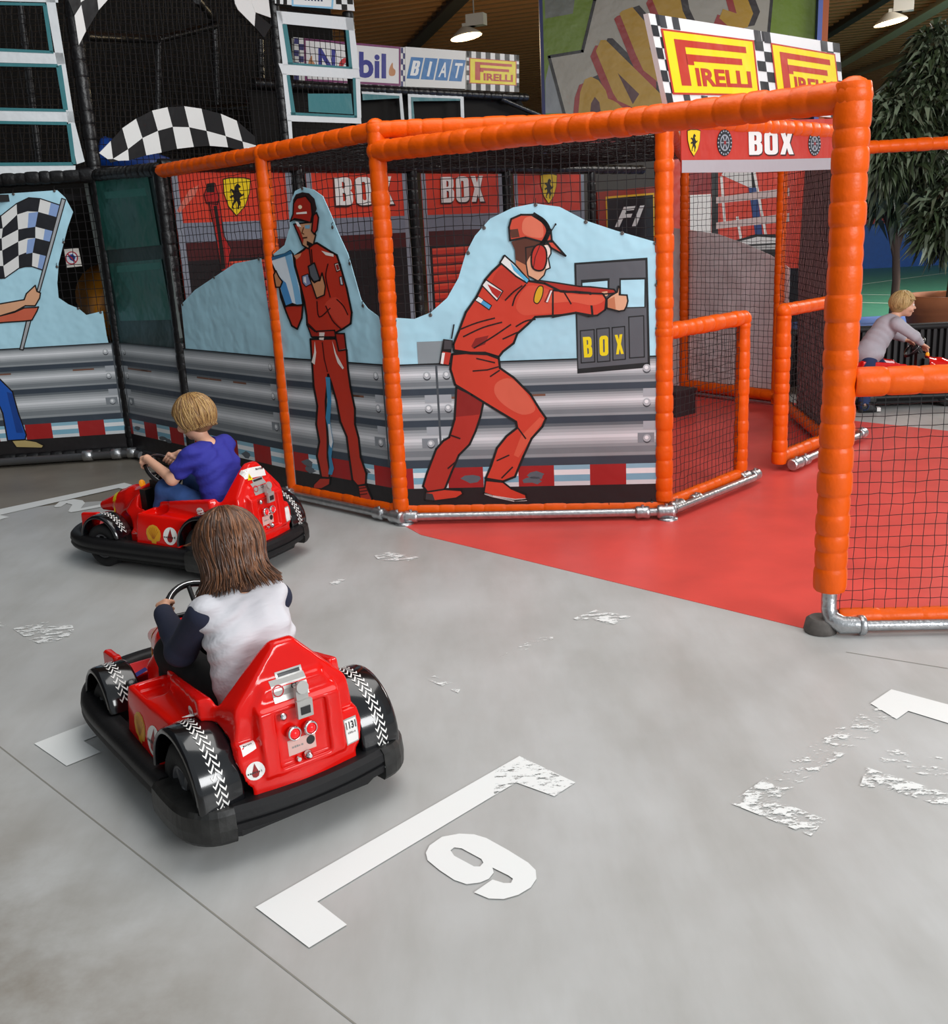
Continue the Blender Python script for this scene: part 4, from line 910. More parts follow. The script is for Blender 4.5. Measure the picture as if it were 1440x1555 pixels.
for x0, y0, x1, y1, Y0, Y1 in ((240, 55, 240, 260, 10.5, 10.5), (325, 30, 335, 260, 11.5, 11.5), (130, 55, 240, 60, 8.4, 10.5), (240, 60, 330, 38, 10.5, 11.5), (300, 0, 325, 30, 9.5, 11.5), (30, 0, 60, 250, 9.3, 9.3), (395, 60, 400, 260, 11.5, 11.5), (240, 170, 400, 160, 10.5, 12)):
    bpad('inner_tube', on_y(x0, y0, Y0), on_y(x1, y1, Y1), .035)
mb = MB(); mb.box((-5.2, 13.2, 2.4), (7.6, .06, 4.8)); mb.build('dark_backing', mat('dark_cloth', '15120f', .9), tower)
mb = MB(); mb.box((-4.0, 10.4, 2.0), (3.5, 4.6, .05), Matrix.Rotation(.78, 3, 'Z')); mb.build('deck', mat('deck_mat', '181719', .8), tower)
net('net', V3(CLP, 2.2), V3(t2l, 2.2), V3(t2l, 3.6), V3(CLP, 3.6), .05, .003, NETM, tower)
net('net', on_y(0, 260, 9.6), on_y(420, 260, 12.5), on_y(420, -60, 12.5), on_y(0, -60, 9.6), .06, .004, mat('brown_net', '3a3128', .8), tower)
net('net', V3(LFT, 2.2), V3(CLP, 2.2), V3(CLP, 3.6), V3(LFT, 3.6), .06, .003, NETM, tower)
net('net', V3(t2l, 2.2), V3(t2r, 2.2), V3(t2r, 3.4), V3(t2l, 3.4), .055, .003, NETM, tower)
net('net', V3(LFT, .1), V3(CLP, .1), V3(CLP, 2.05), V3(LFT, 2.05), .06, .003, NETM, tower)
# steel floor pipe of the tower
n7 = off(LFT, CLP, .09)
pipe('floor_pipe', [V3((LFT[0] + n7.x, LFT[1] + n7.y), .05), V3((CLP[0] + n7.x + .02, CLP[1] + n7.y), .05), V3((CLP[0] + .12, CLP[1] - .2), .05)], .03, mat('dull_steel', '77787a', .45, metal=.7), tower)
for xx in (-3.0, -2.78, -2.66):
    mb = MB(); mb.lathe([(.03, -.04), (.042, -.035), (.042, .035), (.03, .04)], (xx, CLP[1] + n7.y + (xx - CLP[0]) * .09, .055), (1, .09, 0), 12); mb.build('pipe_clamp', STEEL, tower)
# amber tube slide seen through the cut-out, blue slide behind the arch
mb = MB(); c = on_wall(140, 452, LFT, CLP) + Vector((.05, .5, -.1)); mb.lathe([(.05, -.3), (.24, -.3), (.27, -.28), (.27, .5), (.2, .5)], c, (-.5, .9, .15), 20)
tag(mb.build('tube_slide', mat('amber_plastic', 'a86a10', .4)), 'amber tube slide seen through the gap beside the flag banner', 'slide')
mb = MB(); c = on_y(163, 236, 9.4); mb.lathe([(.08, -.08), (.13, -.08), (.15, -.05), (.15, .5), (.08, .5)], c, (.9, .4, -.35), 18)
tag(mb.build('tube_slide', mat('blue_plastic', '1c4fae', .4)), 'blue tube slide behind the lower checkered arch', 'slide')

# white window panels
WV = mat('white_vinyl', 'e4e9ec', .4, bump=.4, bscale=5, dist=.05); TV = mat('teal_vinyl', '3f7f86', .4, bump=.3, bscale=6, dist=.04)
def strips(pr, parent, white, teal):
    for w_ in white: sheet(pr, w_, 'window_frame', WV, parent, .004)
    q = MB()
    for w_ in teal: q.poly([pr.P(x, y, 2) for x, y in w_], pr.n, .003)
    q.build('window_trim', TV, parent)
pr = Print(LFT, CLP, .045); T = thing('window_banner', 'white vinyl banner with three stacked window openings at the left edge', 'banner', group='tower window banners')
strips(pr, T, [[(-60, -30), (88, -30), (91, 6), (-60, 2)], [(-60, 75), (98, 82), (102, 99), (-60, 95)], [(-60, 166), (113, 170), (116, 187), (-60, 183)], [(-60, 252), (117, 252), (117, 265), (-60, 268)],
               [(72, 0), (86, 0), (102, 99), (88, 92)], [(88, 92), (102, 99), (116, 187), (105, 182)], [(105, 182), (116, 187), (131, 246), (119, 250)]],
       [[(-60, 4), (72, 7), (72, 11), (-60, 9)], [(68, 11), (74, 9), (84, 82), (78, 80)], [(-60, 72), (84, 79), (84, 83), (-60, 77)],
        [(-60, 96), (90, 99), (92, 104), (-60, 101)], [(88, 102), (96, 100), (106, 168), (99, 168)], [(-60, 163), (102, 167), (103, 171), (-60, 168)],
        [(-60, 184), (104, 186), (105, 191), (-60, 188)], [(104, 190), (110, 188), (118, 250), (112, 250)], [(-60, 248), (113, 247), (114, 252), (-60, 253)]])
pr = Print(TA, TB, .06); T = thing('window_banner', 'white vinyl banner with stacked window openings on the narrow tower', 'banner', group='tower window banners')
Z = lambda pts: zz(pts, 380, 0, 3.273)
strips(pr, T, [Z(p) for p in ([(110, 60), (490, 95), (495, 158), (120, 122)], [(120, 320), (520, 348), (525, 398), (140, 375)], [(160, 572), (530, 588), (532, 618), (165, 606)],
               [(110, 60), (135, 62), (170, 330), (142, 330)], [(452, 92), (490, 95), (522, 350), (484, 348)], [(140, 370), (165, 372), (192, 580), (162, 580)], [(500, 390), (525, 392), (532, 590), (508, 588)], [(165, 600), (185, 602), (195, 760), (180, 760)])],
       [Z(p) for p in ([(138, 126), (160, 128), (192, 325), (168, 325)], [(452, 155), (468, 156), (486, 345), (470, 345)], [(165, 315), (486, 338), (486, 348), (168, 326)], [(160, 378), (175, 380), (205, 575), (185, 575)], [(488, 392), (502, 392), (510, 588), (496, 588)], [(180, 562), (508, 578), (508, 590), (182, 576)], [(265, 470), (480, 470), (490, 572), (270, 560)])])

# checkered arches
def arch(label, cells, A, B, offs):
    pr = Print(A, B, offs); T = thing('checkered_arch', label, 'banner', group='checkered arches of the tower')
    for i, (pts, w_) in enumerate(cells):
        q = MB(); q.poly([pr.P(x, y, (i % 4) * .2) for x, y in pts], pr.n, .006)
        q.build('white_check' if w_ else 'black_check', mat('check_white', 'e9e9e7', .38, bump=.3, bscale=4, dist=.04) if w_ else mat('check_black', '151416', .33, bump=.3, bscale=4, dist=.04), T)
s1 = 3.429; Zc = lambda p: (p[0] / s1, p[1] / s1)
outer = [(500, 800), (560, 738), (620, 672), (692, 622), (775, 580), (855, 562), (942, 557), (1032, 570), (1132, 596), (1215, 632), (1310, 715)]
mid = [(545, 832), (572, 830), (650, 780), (725, 722), (805, 685), (882, 664), (968, 666), (1058, 685), (1158, 712), (1245, 740), (1315, 760)]
inn = [(560, 850), (600, 840), (655, 838), (745, 812), (825, 797), (905, 778), (992, 768), (1075, 762), (1170, 770), (1255, 790), (1320, 820)]
cells = []
for i in range(10):
    cells.append(([Zc(outer[i]), Zc(outer[i + 1]), Zc(mid[i + 1]), Zc(mid[i])], i % 2 == 0))
    cells.append(([Zc(mid[i]), Zc(mid[i + 1]), Zc(inn[i + 1]), Zc(inn[i])], i % 2 == 1))
arch('curved black and white checkered arch above the green tarpaulin', cells, TA, TB, .05)
A_o = [(370, 90), (400, 0), (470, -130), (640, -260), (900, -330), (1120, -230), (1300, -80), (1375, 70), (1395, 200)]
A_m = [(392, 242), (430, 170), (490, 60), (640, -100), (900, -180), (1090, -90), (1200, 20), (1300, 140), (1350, 205)]
A_i = [(392, 243), (435, 180), (520, 60), (640, -40), (900, -120), (1060, -50), (1180, 40), (1290, 160), (1345, 206)]
cells = []
left = [([(395, 0), (480, -40), (490, 60), (400, 40)], False), ([(365, 90), (400, 35), (425, 170), (388, 242)], True), ([(400, 20), (480, -30), (490, 65), (425, 172)], False), ([(475, -60), (600, -80), (545, 0), (490, 62)], True), ([(330, 0), (395, -60), (400, 36), (365, 92)], False), ([(390, -60), (480, -120), (482, -25), (398, 22)], True)]
right = [([(1190, -20), (1270, -20), (1305, 75), (1200, 30)], True), ([(1200, 28), (1305, 75), (1300, 145), (1215, 60)], True), ([(1270, -20), (1370, -20), (1385, 100), (1305, 72)], True), ([(1305, 74), (1388, 140), (1350, 205), (1300, 145)], False)]
cells = [([Zc(p) for p in pts], w_) for pts, w_ in left + right]
n_ = 9
for i in range(9):
    a0, a1 = math.radians(150 - i * 13.3), math.radians(150 - (i + 1) * 13.3)
    f = lambda a, k: (880 + 480 * k * math.cos(a), 140 - 480 * k * math.sin(a))
    cells.append(([Zc(f(a0, 1.1)), Zc(f(a1, 1.1)), Zc(f(a1, .9)), Zc(f(a0, .9))], i % 2 == 0))
arch('upper checkered arch curving out of the top of the picture', cells, TA, TB, .07)
pr = Print(TA, TB, .07); T = thing('tower_sign', 'checkered sign with pale blue edge on top of the narrow tower', 'sign')
Z = lambda pts: zz(pts, 380, 0, 3.273)
sheet(pr, Z([(95, -40), (485, -10), (495, 62), (100, 25)]), 'board', mat('sign_white', 'e8ebec', .4), T)
pr.poly(Z([(180, -40), (392, -40), (386, 52), (182, 38)]), '8cc4e4', 1); pr.poly(Z([(190, -40), (382, -40), (377, 42), (190, 30)]), 'e8ebec', 1.5)
[pr.poly(Z([(245 + k * 16, 10 + k), (254 + k * 16, 11 + k), (254 + k * 16, -20 + k), (245 + k * 16, -20 + k)]), '2a3a5c', 2) for k in range(6)]
for i, xx in enumerate((400, 428, 456)):
    for j in range(3):
        if (i + j) % 2: pr.poly(Z([(xx, -28 + j * 28), (xx + 28, -26 + j * 28), (xx + 30, 2 + j * 28), (xx + 2, j * 28)]), '151416', 1)
for xx in (105, 140):
    for j in range(2): pr.poly(Z([(xx, -30 + j * 30), (xx + 18, -29 + j * 30), (xx + 18, j * 30), (xx, -1 + j * 30)]), '151416', 1)
pr.build('sign_print', T)

# ================================================================ ADVERTISING BOARDS BEHIND
SA = (CLP[0] - .85, CLP[1] + .85); SB = (SA[0] + E1.x * 6, SA[1] + E1.y * 6)
def board(label, quad, cat='sign', A=SA, B=SB, col='e6e6e2', grp='advertising boards', offp=0.):
    pr = Print(A, B, offp); T = thing('advertising_board', label, cat, group=grp); sheet(pr, quad, 'board', mat('board_' + col, col, .4), T, .03); return pr, T
Z = lambda pts: zz(pts, 380, 0, 3.273)
pr, T = board('white board with blue lettering and purple rim behind the narrow tower', Z([(215, 185), (770, 236), (770, 432), (225, 400)]))
pr.poly(Z([(265, 190), (748, 233), (748, 428), (272, 402)]), '7c2c66', 1); pr.poly(Z([(275, 202), (738, 243), (738, 416), (282, 392)]), 'ecebea', 2)
for j in range(7):
    y0 = 188 + j * 30; pr.poly(Z([(218 + (j % 2) * 24, y0), (242 + (j % 2) * 24, y0 + 2), (242 + (j % 2) * 24, y0 + 32), (218 + (j % 2) * 24, y0 + 30)]), '2a2a6c', 1)
    y0 = 236 + j * 28; pr.poly(Z([(750 + (j % 2) * 10, y0), (760 + (j % 2) * 10, y0 + 1), (760 + (j % 2) * 10, y0 + 29), (750 + (j % 2) * 10, y0 + 28)]), '2a2a6c', 1)
pr.text('N', Z([(338, 368), (422, 373), (422, 246), (338, 238)]), '2b2f8f', 3, weight=.03); pr.text('o', Z([(440, 376), (520, 382), (520, 290), (440, 284)]), 'c8202c', 3, weight=.03)
pr.text('bil', Z([(540, 386), (675, 392), (675, 268), (540, 256)]), '2b2f8f', 3, weight=.03)
for cx, cy in ((305, 310), (706, 345)): pr.poly(Z([(cx - 14, cy + 30), (cx - 16, cy), (cx, cy - 34), (cx + 4, cy - 8), (cx + 15, cy + 6), (cx + 10, cy + 30)]), 'c88a5c', 3, smooth=True)
pr.build('board_print', T)
pr, T = board('white board with blue blocks spelling BIAT beside the yellow board', Z([(772, 232), (1072, 254), (1070, 442), (772, 430)]))
for i, ch in enumerate('BIAT'):
    x0 = 790 + i * 70; y0 = 285 + i * 4
    pr.poly(Z([(x0 - 12, y0 + 105), (x0 + 50, y0 + 108), (x0 + 72, y0 + 2), (x0 + 10, y0 - 2)]), '2f79b8', 1)
    iw = 13 if ch == 'I' else 0; pr.text(ch, Z([(x0 + 4 + iw, y0 + 90), (x0 + 42 - iw, y0 + 92), (x0 + 58 - iw, y0 + 18), (x0 + 20 + iw, y0 + 16)]), 'f2f4f4', 2, weight=.02)
pr.build('board_print', T)
def pirelli(pr, q, P_, col='c1321e'):
    """yellow tyre-maker board: q maps unit square to pixels"""
    f = lambda u, v: q(u, v)
    pr.poly([f(0, 0), f(1, 0), f(1, 1), f(0, 1)], col, P_ + .4); pr.poly([f(.02, .03), f(.98, .03), f(.98, .97), f(.02, .97)], 'f4e00a', P_ + .8)
    pr.poly([f(.12, .86), f(.90, .86), f(.90, .75), f(.23, .75), f(.23, .14), f(.12, .14)], col, P_ + 1.4)
    pr.poly([f(.22, .64), f(.84, .64), f(.84, .53), f(.30, .53), f(.30, .47), f(.22, .47)], col, P_ + 1.4)
    vs, fs = letters('IRELLI', .04)
    out = [pr.P(*f(.30 + .62 * u, .14 + .29 * v), P_ + 1.6) for u, v in vs]; a, b, c = (out[i] for i in fs[0][:3])
    if (b - a).cross(c - a).dot(pr.n) < 0: fs = [x[::-1] for x in fs]
    pr.mb.add(out, fs, pr.mi(col), False)
def quadmap(bl, br, tr, tl):
    def f(u, v): return (bl[0] * (1 - u) * (1 - v) + br[0] * u * (1 - v) + tr[0] * u * v + tl[0] * (1 - u) * v, bl[1] * (1 - u) * (1 - v) + br[1] * u * (1 - v) + tr[1] * u * v + tl[1] * (1 - u) * v)
    return f
pr, T = board('small yellow PIRELLI board with a checkered border', Z([(1076, 253), (1337, 274), (1337, 458), (1076, 446)]))
f = quadmap(*Z([(1076, 446), (1337, 458), (1337, 274), (1076, 253)]))
def cborder(pr, f, nx, ny, ux, uy, lay=1, col='151416'):
    for i in range(nx):
        if i % 2 == 0:
            for v0, v1 in ((0, uy), (1 - uy, 1)): pr.poly([f(i / nx, v0), f((i + 1) / nx, v0), f((i + 1) / nx, v1), f(i / nx, v1)], col, lay)
    for j in range(ny):
        if j % 2 == 1:
            for u_0, u_1 in ((0, ux), (1 - ux, 1)): pr.poly([f(u_0, j / ny), f(u_1, j / ny), f(u_1, (j + 1) / ny), f(u_0, (j + 1) / ny)], col, lay)
cborder(pr, f, 11, 8, .05, .17)
pirelli(pr, lambda u, v: f(.05 + .9 * u, .17 + .66 * v), 1); pr.build('board_print', T)
bpad('beam', on_wall(385, 126, SA, SB), on_wall(800, 148, SA, SB), .045); bpad('beam', on_wall(760, 150, SA, SB), on_wall(835, 182, SA, SB), .03)
# arched white windows under the boards
pr = Print(SA, SB, .03); T = thing('window_banner', 'pair of white arched window frames under the blue and white boards', 'banner', group='tower window banners')
strips(pr, T, [Z(p) for p in ([(545, 452), (745, 462), (758, 600), (742, 600), (732, 478), (548, 468)], [(775, 468), (1052, 478), (1056, 600), (1040, 600), (1036, 492), (790, 484), (795, 600), (780, 600)])], [Z(p) for p in ([(548, 468), (732, 478), (733, 490), (550, 500)], [(790, 484), (1036, 492), (1036, 502), (800, 505), (808, 600), (795, 600)])])
mb = MB(); mb.poly([on_wall(x, y, SA, SB) + pr.n * -.1 for x, y in ((385, 130), (800, 150), (840, 230), (400, 260))], pr.n, .02); mb.build('dark_backing', mat('dark_cloth', '15120f', .9), tower)

# ================================================================ BACK WALL OF THE PIT BOX
WA, WB = BP, WD
pr0 = Print(WA, WB, 0)
zt, zr, zg, zm = 2.085, pr0.sz(700, 325)[1], pr0.sz(700, 349)[1], pr0.sz(700, 371)[1]
US = lambda x, y=300: pr0.sz(x, y)[0]
REDV = 'd8402a'
RV = mat('red_vinyl', REDV, .4, bump=.4, bscale=4, dist=.05)
def shield(pr, cx, cy, w_, h_, lay=3):
    f = lambda pts: [(cx + a * w_, cy + b * h_) for a, b in pts]
    S_ = [(-.5, -.46), (-.25, -.5), (.25, -.5), (.5, -.46), (.47, -.1), (.3, .25), (0, .5), (-.3, .25), (-.47, -.1)]
    pr.poly(f([(a * 1.07, b * 1.06) for a, b in S_]), '2a1c10', lay - .5); pr.poly(f(S_), 'f2d21a', lay)
    pr.poly(f([(-.06, -.30), (.02, -.36), (.08, -.33), (.16, -.27), (.12, -.24), (.06, -.24), (.10, -.14), (.20, -.06), (.28, -.12), (.27, -.04), (.16, .0), (.10, .05), (.16, .16), (.08, .28), (.10, .34), (.02, .33), (.04, .22), (.0, .12), (-.06, .16), (-.14, .26), (-.10, .32), (-.20, .30), (-.16, .18), (-.10, .08), (-.14, .0), (-.22, .05), (-.28, .0), (-.20, -.04), (-.12, -.06), (-.20, -.16), (-.28, -.14), (-.22, -.22), (-.10, -.18)]), '17130f', lay + .6)
panels = [(262, 443, 'shield'), (466, 618, 'box1'), (640, 762, 'box2'), (780, 886, 'shield2')]
labels = ['red garage banner with a yellow shield and a trolley jack at the left', 'red garage banner with white BOX lettering cut by an orange post', 'red garage banner with complete white BOX lettering', 'red garage banner with a yellow shield above the leaning mechanic']
for (x0, x1, kind), lab in zip(panels, labels):
    pr = Print(WA, WB, .01); T = thing('garage_banner', lab, 'banner', group='red garage banners')
    u0, u1 = US(x0), US(x1)
    mb = MB(); mb.poly([pr.S(u0, .3) - pr.n * .002, pr.S(u1, .3) - pr.n * .002, pr.S(u1, zt) - pr.n * .002, pr.S(u0, zt) - pr.n * .002], pr.n, .005); mb.build('red_sheet', RV, T)
    pr.rect(u0, u1, zg, zr, '7d8594', 1); pr.rect(u0, u1, zm, zg, '4a1518', 1); pr.rect(u0, u1, .3, zm, '141216', 1)
    pr.rect(u0, u0 + .05, .3, zt, '8b93a0', 1.4); pr.rect(u1 - .05, u1, .3, zt, '8b93a0', 1.4)
    if kind in ('shield', 'box2'):
        a, b = (u0 + .35, u1 - .05) if kind == 'shield' else (u0 + .08, u1 - .08)
        for k in range(9):
            z1 = zm - .02 - k * .075
            pr.rect(a, b, z1 - .05, z1, 'cf3524', 1.6); pr.rect(a, b, z1 - .07, z1 - .05, '8c1d17', 1.6); pr.rect(a, b, z1 - .018, z1, 'dd5038', 1.8)
    if kind == 'shield':
        shield(pr, 358, 299, 40, 56)
        Zj = lambda pts: zz(pts, 260, 240, 2.682)
        pr.poly(Zj([(130, 150), (145, 110), (175, 105), (190, 160), (185, 190), (140, 185)]), 'b51f1c', 3, line=1.4); pr.poly(Zj([(140, 105), (172, 100), (172, 140), (142, 140)]), '17130f', 3.6)
        pr.poly(Zj([(150, 180), (192, 180), (212, 320), (240, 370), (225, 460), (200, 460), (180, 330)]), 'b51f1c', 3, line=1.4); pr.poly(Zj([(168, 195), (182, 195), (210, 380), (218, 450), (200, 455), (188, 330)]), '17130f', 3.6)
        pr.poly(Zj([(20, 215), (70, 130), (110, 110), (95, 150), (30, 225)]), 'e07a68', 2)
    if kind == 'shield2': shield(pr, 832, 287, 24, 44)
    if kind[:3] == 'box':
        q = [(509, 313), (597, 310), (593, 268), (506, 270)] if kind == 'box1' else [(669, 308), (734, 306), (732, 267), (668, 269)]
        q2 = [(q[0][0] - 1.5, q[0][1] + 2.5), (q[1][0] + 2.5, q[1][1] + 2.5), q[2], (q[3][0] - 1, q[3][1])]
        pr.text('BOX', q2, '3a1512', 3, weight=.06); pr.text('BOX', q, 'f4f4f2', 3.6, weight=.04)
    pr.build('banner_print', T)
for x in (455, 628, 770, 899, 1012): bpad('post', V3(on_wall(x, 300, WA, WB), 0), V3(on_wall(x, 300, WA, WB), 2.13), .042)
bpad('beam', V3(BP, 2.13), WT(5.6, 2.135), .045)
# F1 board
pr = Print(WA, WB, .03); T = thing('f1_board', 'black board with white F1 lettering in a dark red frame', 'sign')
sheet(pr, [(903, 292), (995, 283), (1000, 395), (908, 395)], 'frame', mat('dark_red_frame', '8f2c1c', .5), T, .03)
pr.poly([(916, 299), (990, 293), (992, 400), (920, 400)], 'd9a827', 1); pr.poly([(918, 302), (988, 296), (990, 402), (922, 402)], '131214', 1.6)
pr.text('F1', [(930, 345), (971, 343), (975, 312), (936, 315)], 'e4e4e2', 2.4, weight=.03, shear=.25); pr.build('board_print', T)
# further garage banner with white and red panels seen through the entrance
pr = Print((1.9, 11.2), (4.4, 11.6), 0); T = thing('garage_banner', 'red and white striped garage banner seen through the entrance nets', 'banner', group='red garage banners')
Z = lambda pts: zz(pts, 980, 240, 3.111)
sheet(pr, Z([(100, -60), (760, -60), (760, 520), (100, 520)]), 'red_sheet', RV, T)
pr.poly(Z([(205, 70), (330, 70), (330, 165), (205, 175)]), '8e1a1a', 1); pr.poly(Z([(212, 175), (312, 170), (312, 362), (212, 345)]), 'f3f2ef', 1.5); pr.poly(Z([(314, -60), (345, -60), (345, 420), (314, 400)]), '151416', 1.5)
pr.poly(Z([(340, 60), (530, 150), (520, 70), (540, 60)]), '151416', 1.6); pr.poly(Z([(360, 80), (505, 145), (500, 65), (370, 65)]), 'd8d5d2', 1.8)
for a, b, c2, d2 in ((360, 90, 375, 300), (515, 65, 570, 365), (435, 280, 455, 400)): pr.stroke(Z([(a, b), (c2, d2)]), 4, 'e8e4e0', 2)
pr.poly(Z([(488, 140), (525, 140), (555, 365), (520, 365)]), '1d3f7a', 2.2)
for y0 in (165, 285): pr.poly(Z([(335, y0 + 20), (680, y0 - 25), (680, y0 + 15), (335, y0 + 50)]), 'cfb8b4', 2.6)
pr.poly(Z([(420, 390), (520, 360), (640, 360), (640, 520), (420, 520)]), '151416', 3); pr.poly(Z([(440, 395), (530, 372), (635, 378), (635, 400), (440, 410)]), 'dcdad8', 3.3); pr.poly(Z([(440, 420), (635, 408), (635, 430), (440, 436)]), 'b9b6b4', 3.3)
pr.build('banner_print', T)

# ================================================================ ENTRANCE SIGN AND BIG BOARD
pr = Print(P2, RP, .03); T = thing('entrance_sign', 'red BOX banner with tyre and shield emblems above the pit entrance', 'sign')
sheet(pr, [(1027, 186), (1100, 187), (1190, 183), (1283, 180), (1280, 257), (1150, 262), (1028, 263)], 'red_sheet', mat('sign_red', 'c73527', .4, bump=.4, bscale=4, dist=.05), T)
pr.poly([(1028, 244), (1150, 243), (1280, 240), (1279, 257), (1150, 262), (1028, 263)], 'b3aeb4', 1)
pr.text('BOX', [(1131, 238), (1200, 237), (1199, 201), (1129, 202)], '3a1512', 1.6, weight=.05); pr.text('BOX', [(1130, 236), (1198, 235), (1197, 200), (1129, 201)], 'f2f2f0', 2.2, weight=.045)
for cx, cy, rx, ry in ((1093, 217.5, 11.5, 20.5), (1230, 219, 9.5, 18.5)):
    pr.disc(cx, cy, rx, ry, '1c2028', 1.4, 24)
    for k in range(18):
        a = 2 * math.pi * k / 18; pr.disc(cx + rx * .86 * math.cos(a), cy + ry * .86 * math.sin(a), 1.1, 1.4, 'a9b0ba', 2, 6)
    pr.disc(cx, cy, rx * .62, ry * .62, '9aa0ab', 2, 20); pr.disc(cx, cy, rx * .5, ry * .5, '30343c', 2.4, 20)
    for k in range(6):
        a = math.pi * k / 3; pr.stroke([(cx, cy), (cx + rx * .48 * math.cos(a), cy + ry * .48 * math.sin(a))], 1.4, 'a9b0ba', 2.8)
    pr.disc(cx, cy, rx * .16, ry * .16, '8a1c22', 3.2, 10)
shield(pr, 1046, 218, 19, 39, 2); shield(pr, 1268, 219, 12, 34, 2)
pr.build('sign_print', T)
pr = Print((P2[0] + .03, P2[1] + .05), (RP[0] + .03, RP[1] + .05), 0); T = thing('advertising_board', 'large double yellow PIRELLI board with checkered border above the entrance', 'sign', group='advertising boards')
sheet(pr, [(985, 20), (1275, 66), (1284, 180), (1014, 158)], 'board', mat('board_white', 'eceeef', .35), T, .03)
f = quadmap((1014, 158), (1284, 180), (1275, 66), (985, 20))
for u0, u1 in ((.0, .07), (.545, .635), (.93, 1.0)):
    w_ = (u1 - u0) / 2
    for j in range(8):
        k = j % 2; pr.poly([f(u0 + w_ * k, j / 8), f(u0 + w_ * (k + 1), j / 8), f(u0 + w_ * (k + 1), (j + 1) / 8), f(u0 + w_ * k, (j + 1) / 8)], '23242a', 1)
for u0 in (.05, .12, .55, .60, .9): pr.poly([f(u0, .86), f(u0 + .035, .86), f(u0 + .035, 1), f(u0, 1)], '3a3b40', 1.4)
for u0 in (.1, .2, .66, .8, .92): pr.poly([f(u0, 0), f(u0 + .035, 0), f(u0 + .035, .13), f(u0, .13)], '3a3b40', 1.4)
Zq = lambda pts: zz(pts, 780, 0, 3.429)
pirelli(pr, quadmap(*Zq([(828, 492), (1282, 500), (1250, 210), (765, 148)])), 2); pirelli(pr, quadmap((1180, 148), (1277, 158), (1268, 82), (1170, 65)), 2)
pr.build('board_print', T)

# grey reverse of a banner on the back fence, mauve tarp, dark box
pr = Print(B2, B1, -.05); T = thing('fabric_banner', 'grey reverse of a banner hung on the back fence inside the pit', 'banner')
sheet(pr, [(1012, 346), (1060, 352), (1085, 356), (1130, 372), (1165, 388), (1194, 408), (1186, 612), (1012, 596)], 'grey_sheet', mat('grey_cloth', 'f0e9ec', .7, bump=.6, bscale=3, var=.12, vscale=5, dist=.08), T)
pr = Print(RP, B2, -.06); T = thing('fabric_banner', 'dark mauve tarp behind the net on the right of the entrance', 'banner')
sheet(pr, [(1214, 205), (1278, 205), (1262, 470), (1253, 684), (1198, 650), (1201, 400)], 'mauve_sheet', mat('mauve_cloth', 'b39a9e', .8, bump=.4, bscale=4, dist=.05), T)
mb = MB(); c = on_z(1036, 636); mb.box(c + Vector((-.05, .25, .10)), (.26, .34, .2), Matrix.Rotation(.7, 3, 'Z')); mb.box(c + Vector((-.05, .25, .212)), (.28, .36, .025), Matrix.Rotation(.7, 3, 'Z'))
tag(mb.build('storage_box', mat('box_dark', '3b3236', .6)), 'low dark grey box behind the low entrance gate', 'box')

# ================================================================ RIGHT BACKGROUND
side = thing('padded_rail', 'orange padded overhead rail crossing the leafy trees', 'play frame', (2.9, 8.36, 0))
for A, B, nm in (((0, 0, 2.08), (1.9, .14, 2.1), 'rail'), ((1.9, .14, 0), (1.9, .14, 2.1), 'post'), ((0, 0, 0), (0, 0, 2.1), 'post')): padded(nm, A, B, .05, ORANGE, side, .1)
YB = 9.75; zb = on_y(1360, 498, YB).z
bar = thing('track_barrier', 'low black ribbed barrier behind the little boy', 'barrier', (4.9, YB, 0))
mb = MB(); mb.box((0, .05, zb / 2), (3.6, .06, zb)); mb.build('panel', mat('barrier_black', '1b1a1c', .6), bar)
mb = MB()
for i in range(58): mb.box((-1.78 + i * .062, .0, zb / 2), (.03, .05, zb - .03))
mb.build('ribs', mat('barrier_rib', '2c2a2c', .55), bar, 'stuff')
mb = MB(); mb.tube([(-1.8, 0, zb), (1.8, 0, zb)], .035, 8); mb.build('top_tube', mat('barrier_black', '1b1a1c', .6), bar)
bwl = on_z(1340, 407); wl = thing('low_wall', 'blue low wall with red top rail behind the sports court', 'wall', (bwl.x, bwl.y, 0))
zw = on_y(1340, 340, bwl.y).z; mb = MB(); mb.box((2.2, .1, zw / 2), (6.4, .2, zw)); mb.build('panel', mat('wall_blue', '0f4d9c', .5, var=.1), wl)
mb = MB(); mb.box((2.2, .0, zw + .09), (6.4, .4, .14)); mb.build('top_rail', mat('rail_red', '8e1d24', .5), wl)
for px_, y0 in ((1323, 285), (1335, 282), (1376, 270), (1420, 258)):
    a = on_y(px_, y0, bwl.y); mb = MB(); mb.tube([(a.x - bwl.x, 0, zw), (a.x - bwl.x + .1, 0, a.z)], .075, 8); mb.build('fence_post', mat('post_blue', '1d63b8', .4), wl)
mb = MB()
for k in range(14): a = on_y(1338 + k * 8, 290, bwl.y); mb.tube([(a.x - bwl.x, .2, zw), (a.x - bwl.x, .2, zw + 1.4)], .025, 5)
mb.build('fence_bars', mat('fence_dark', '24301f', .7), wl, 'stuff')

